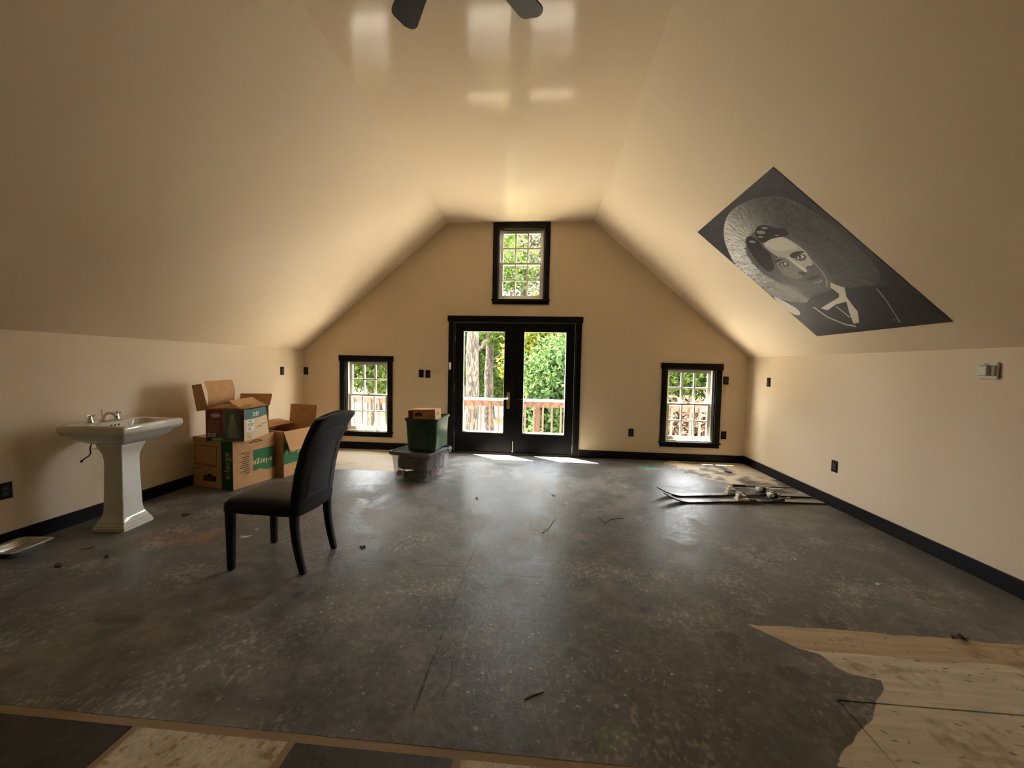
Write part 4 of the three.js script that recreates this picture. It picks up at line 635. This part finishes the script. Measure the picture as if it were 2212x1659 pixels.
  const trunkGeo = (h, r0, r1, lean, seed) => { const R = rng(seed), rings = [], n = 12; for (let i = 0; i <= n; i++) { const s = i / n, k = 14, cx = lean * s * h + (R() - 0.5) * r0 * 0.25, cz = (R() - 0.5) * r0 * 0.25, r = (r0 + (r1 - r0) * s) * (1 + 0.7 * Math.exp(-s * h * 2.2)), ring = []; for (let j = 0; j < k; j++) { const a = j / k * 6.283; ring.push([cx + Math.cos(a) * r * (0.92 + R() * 0.16), s * h, cz + Math.sin(a) * r * (0.92 + R() * 0.16)]); } rings.push(ring); } const g = loft(rings, true, true, 1.4), u = g.attributes.uv; for (let i = 0; i < u.count; i++) u.setXY(i, u.getX(i) * 2, u.getY(i) * h / 2); return g; };
  function tree(label, x, z, h, r0, lean, blobs, count, scale, tone, seed, branches = []) {
    const o = thing('tree', label, 'tree', [x, GROUND, z], 0, 'trees beyond the balcony');
    mesh('trunk', trunkGeo(h, r0, r0 * 0.55, lean, seed), bark, o);
    branches.forEach((b) => mesh('branch', tube(b.slice(0, -1), b[b.length - 1], 14, 7), bark, o));
    foliage(o, blobs, count, scale, tone, seed + 1);
    return o;
  }
  const X = (px, z) => onDepth(px, 800, z)[0];
  // big trunk close to the balcony
  tree('thick pale-barked tree trunk rising just beyond the balcony railing', X(1019, -11), -11, 9, 0.235, 0.006, [[-0.4, 8.6, -0.3, 2.0, 1.3, 1.6], [-1.6, 5.4, -0.6, 0.9, 0.9, 0.9]], 420, 1, GREEN, 11, [[[0, 4.6, 0], [0.25, 4.75, 0.05], [0.42, 5.0, 0.05], 0.05], [[0, 5.2, 0], [-0.7, 5.5, -0.2], [-1.5, 5.6, -0.5], 0.05]]);
  // second trunk with side branches
  tree('slimmer tree with bare side branches behind the thick trunk', X(1058, -20), -20, 9, 0.27, -0.01, [[0.9, 5.9, 0.4, 1.5, 0.7, 1.2], [-0.6, 6.6, 0, 1.2, 0.8, 1], [0.4, 9.3, 0, 2.2, 1.4, 2], [1.3, 4.4, 0.6, 0.6, 0.5, 0.6]], 620, 1.05, GREEN, 23, [[[0, 4.4, 0], [0.7, 4.9, 0.2], [1.3, 5.4, 0.3], 0.06], [[0, 4.1, 0], [0.6, 4.3, 0.3], [1.5, 4.9, 0.4], 0.05], [[0, 6.2, 0], [0.8, 6.7, 0.2], [1.8, 6.9, 0.4], 0.06], [[0, 6.4, 0], [-0.7, 6.8, 0.1], [-1.3, 7.0, 0.2], 0.05]]);
  // leafy mass seen through the right-hand leaf
  tree('dense blue-green bushy tree filling the latch-free door pane', X(1195, -13), -13, 4.2, 0.12, 0, [[0.1, 3.3, 0, 1.25, 2.0, 1.2], [-0.35, 1.7, 0.3, 1.1, 1.6, 1.0], [0.9, 2.4, -0.4, 1.1, 2.2, 1.2]], 2000, 1, [0.03, 0.062, 0.018], 31);
  tree('yellow-green sunlit tree behind the dense bushy tree', X(1165, -17), -17, 6, 0.14, 0, [[0, 5.9, 0, 1.5, 1.2, 1.3], [-0.4, 4.4, 0, 1.3, 1.5, 1.1], [1.4, 5.2, 0, 1.4, 1.6, 1.2]], 1500, 1.05, YELLOW, 37);
  tree('green tree outside the low window near the skis', X(1480, -14), -14, 5, 0.13, 0, [[0, 4.4, 0, 2.4, 1.7, 1.5], [-1.7, 3.6, 0.2, 1.5, 1.5, 1.3], [2.4, 3.9, 0, 1.8, 1.8, 1.4]], 1900, 1.05, GREEN, 43);
  tree('russet shrub outside the low window near the skis', X(1500, -11.5), -11.5, 2.2, 0.06, 0, [[0, 2.4, 0, 1.9, 1.0, 0.9], [-0.8, 1.6, 0, 1.2, 1.1, 0.8]], 900, 0.9, RED, 47);
  tree('green tree outside the low window beside the storage bins', X(800, -15), -15, 6, 0.15, 0, [[0, 4.8, 0, 2.0, 1.7, 1.5], [-2.2, 4.4, 0, 1.8, 1.8, 1.4], [1.7, 5.2, 0.2, 1.3, 1.4, 1.2]], 1900, 1.05, GREEN, 53);
  tree('leafy green tree behind the thick trunk', X(1008, -24), -24, 7, 0.15, 0, [[0, 4.6, 0, 1.6, 1.6, 1.4], [-1.2, 6.6, 0, 1.5, 1.4, 1.3], [1.6, 6.2, 0, 1.2, 1.2, 1.2], [1.9, 2.9, 0, 1.2, 0.9, 1]], 1500, 1.2, GREEN, 59);
  tree('tall airy pale-leaved tree rising past the high window', X(1128, -22), -22, 12, 0.16, 0.004, [[0, 9.2, 0, 1.9, 1.6, 1.3], [-0.6, 11.6, 0, 2.2, 1.6, 1.4], [0.9, 10.6, 0.3, 1.7, 1.9, 1.3], [0.3, 13.2, 0, 2.0, 1.2, 1.4]], 1250, 1.1, [0.085, 0.1, 0.06], 61, [[[0, 8.2, 0], [0.5, 9.4, 0.1], [0.9, 10.6, 0.2], 0.05], [[0, 8.6, 0], [-0.5, 10, 0.1], [-0.9, 11.6, 0.2], 0.05]]);
  // tree line across the far lawn
  const R = rng(101), tones = [GREEN, PALE, DEEP, YELLOW], kinds = ['mid green tree in the far tree line across the lawn', 'pale green tree in the far tree line across the lawn', 'deep green tree in the far tree line across the lawn', 'yellow-green tree in the far tree line across the lawn'];
  for (let i = 0; i < 15; i++) { const z = -30 - R() * 9, x = -27 + i * 3.7 + R() * 1.5, h = 8.5 + R() * 4.5, w = 2.2 + R() * 1.0, k = i % 4; tree(kinds[k], x, z, h * 0.8, 0.2, 0, [[0, h * 0.42, 0, w, h * 0.3, w], [0, h * 0.8, 0, w * 0.8, h * 0.26, w * 0.8], [w * 0.5, h * 0.62, 0, w * 0.7, h * 0.2, w * 0.7]], 750, 1.9, tones[k], 200 + i * 3); }
  // neighbouring house
  const hx = X(1050, -52), hs = thing('neighbour_house', 'white neighbouring house with grey roof beyond the trees', 'house', [hx, GROUND, -52]);
  mesh('wall', bx(11, 3.6, 7, 0, 1.8, 0), mat(lin(0.06, 0.066, 0.07), 0.8), hs);
  const roofS = new THREE.Shape([[-6, 3.5], [6, 3.5], [4.6, 5.4], [-4.6, 5.4]].map((p) => new THREE.Vector2(...p)));
  mesh('roof', new THREE.ExtrudeGeometry(roofS, { depth: 7.6, bevelEnabled: false }).translate(0, 0, -3.8), mat(lin(0.03, 0.034, 0.04), 0.85), hs);
  for (const x of [-3.6, -1.2, 1.2, 3.6]) { const f = mesh('window_frame', bx(1.1, 1.4, 0.08, x, 1.9, 3.52), sashPaint, hs); mesh('window_pane', bx(0.92, 1.22, 0.04, x, 1.9, 3.56), mat(lin(0.06, 0.08, 0.1), 0.08), f); }
}

renderer.render(scene, camera);
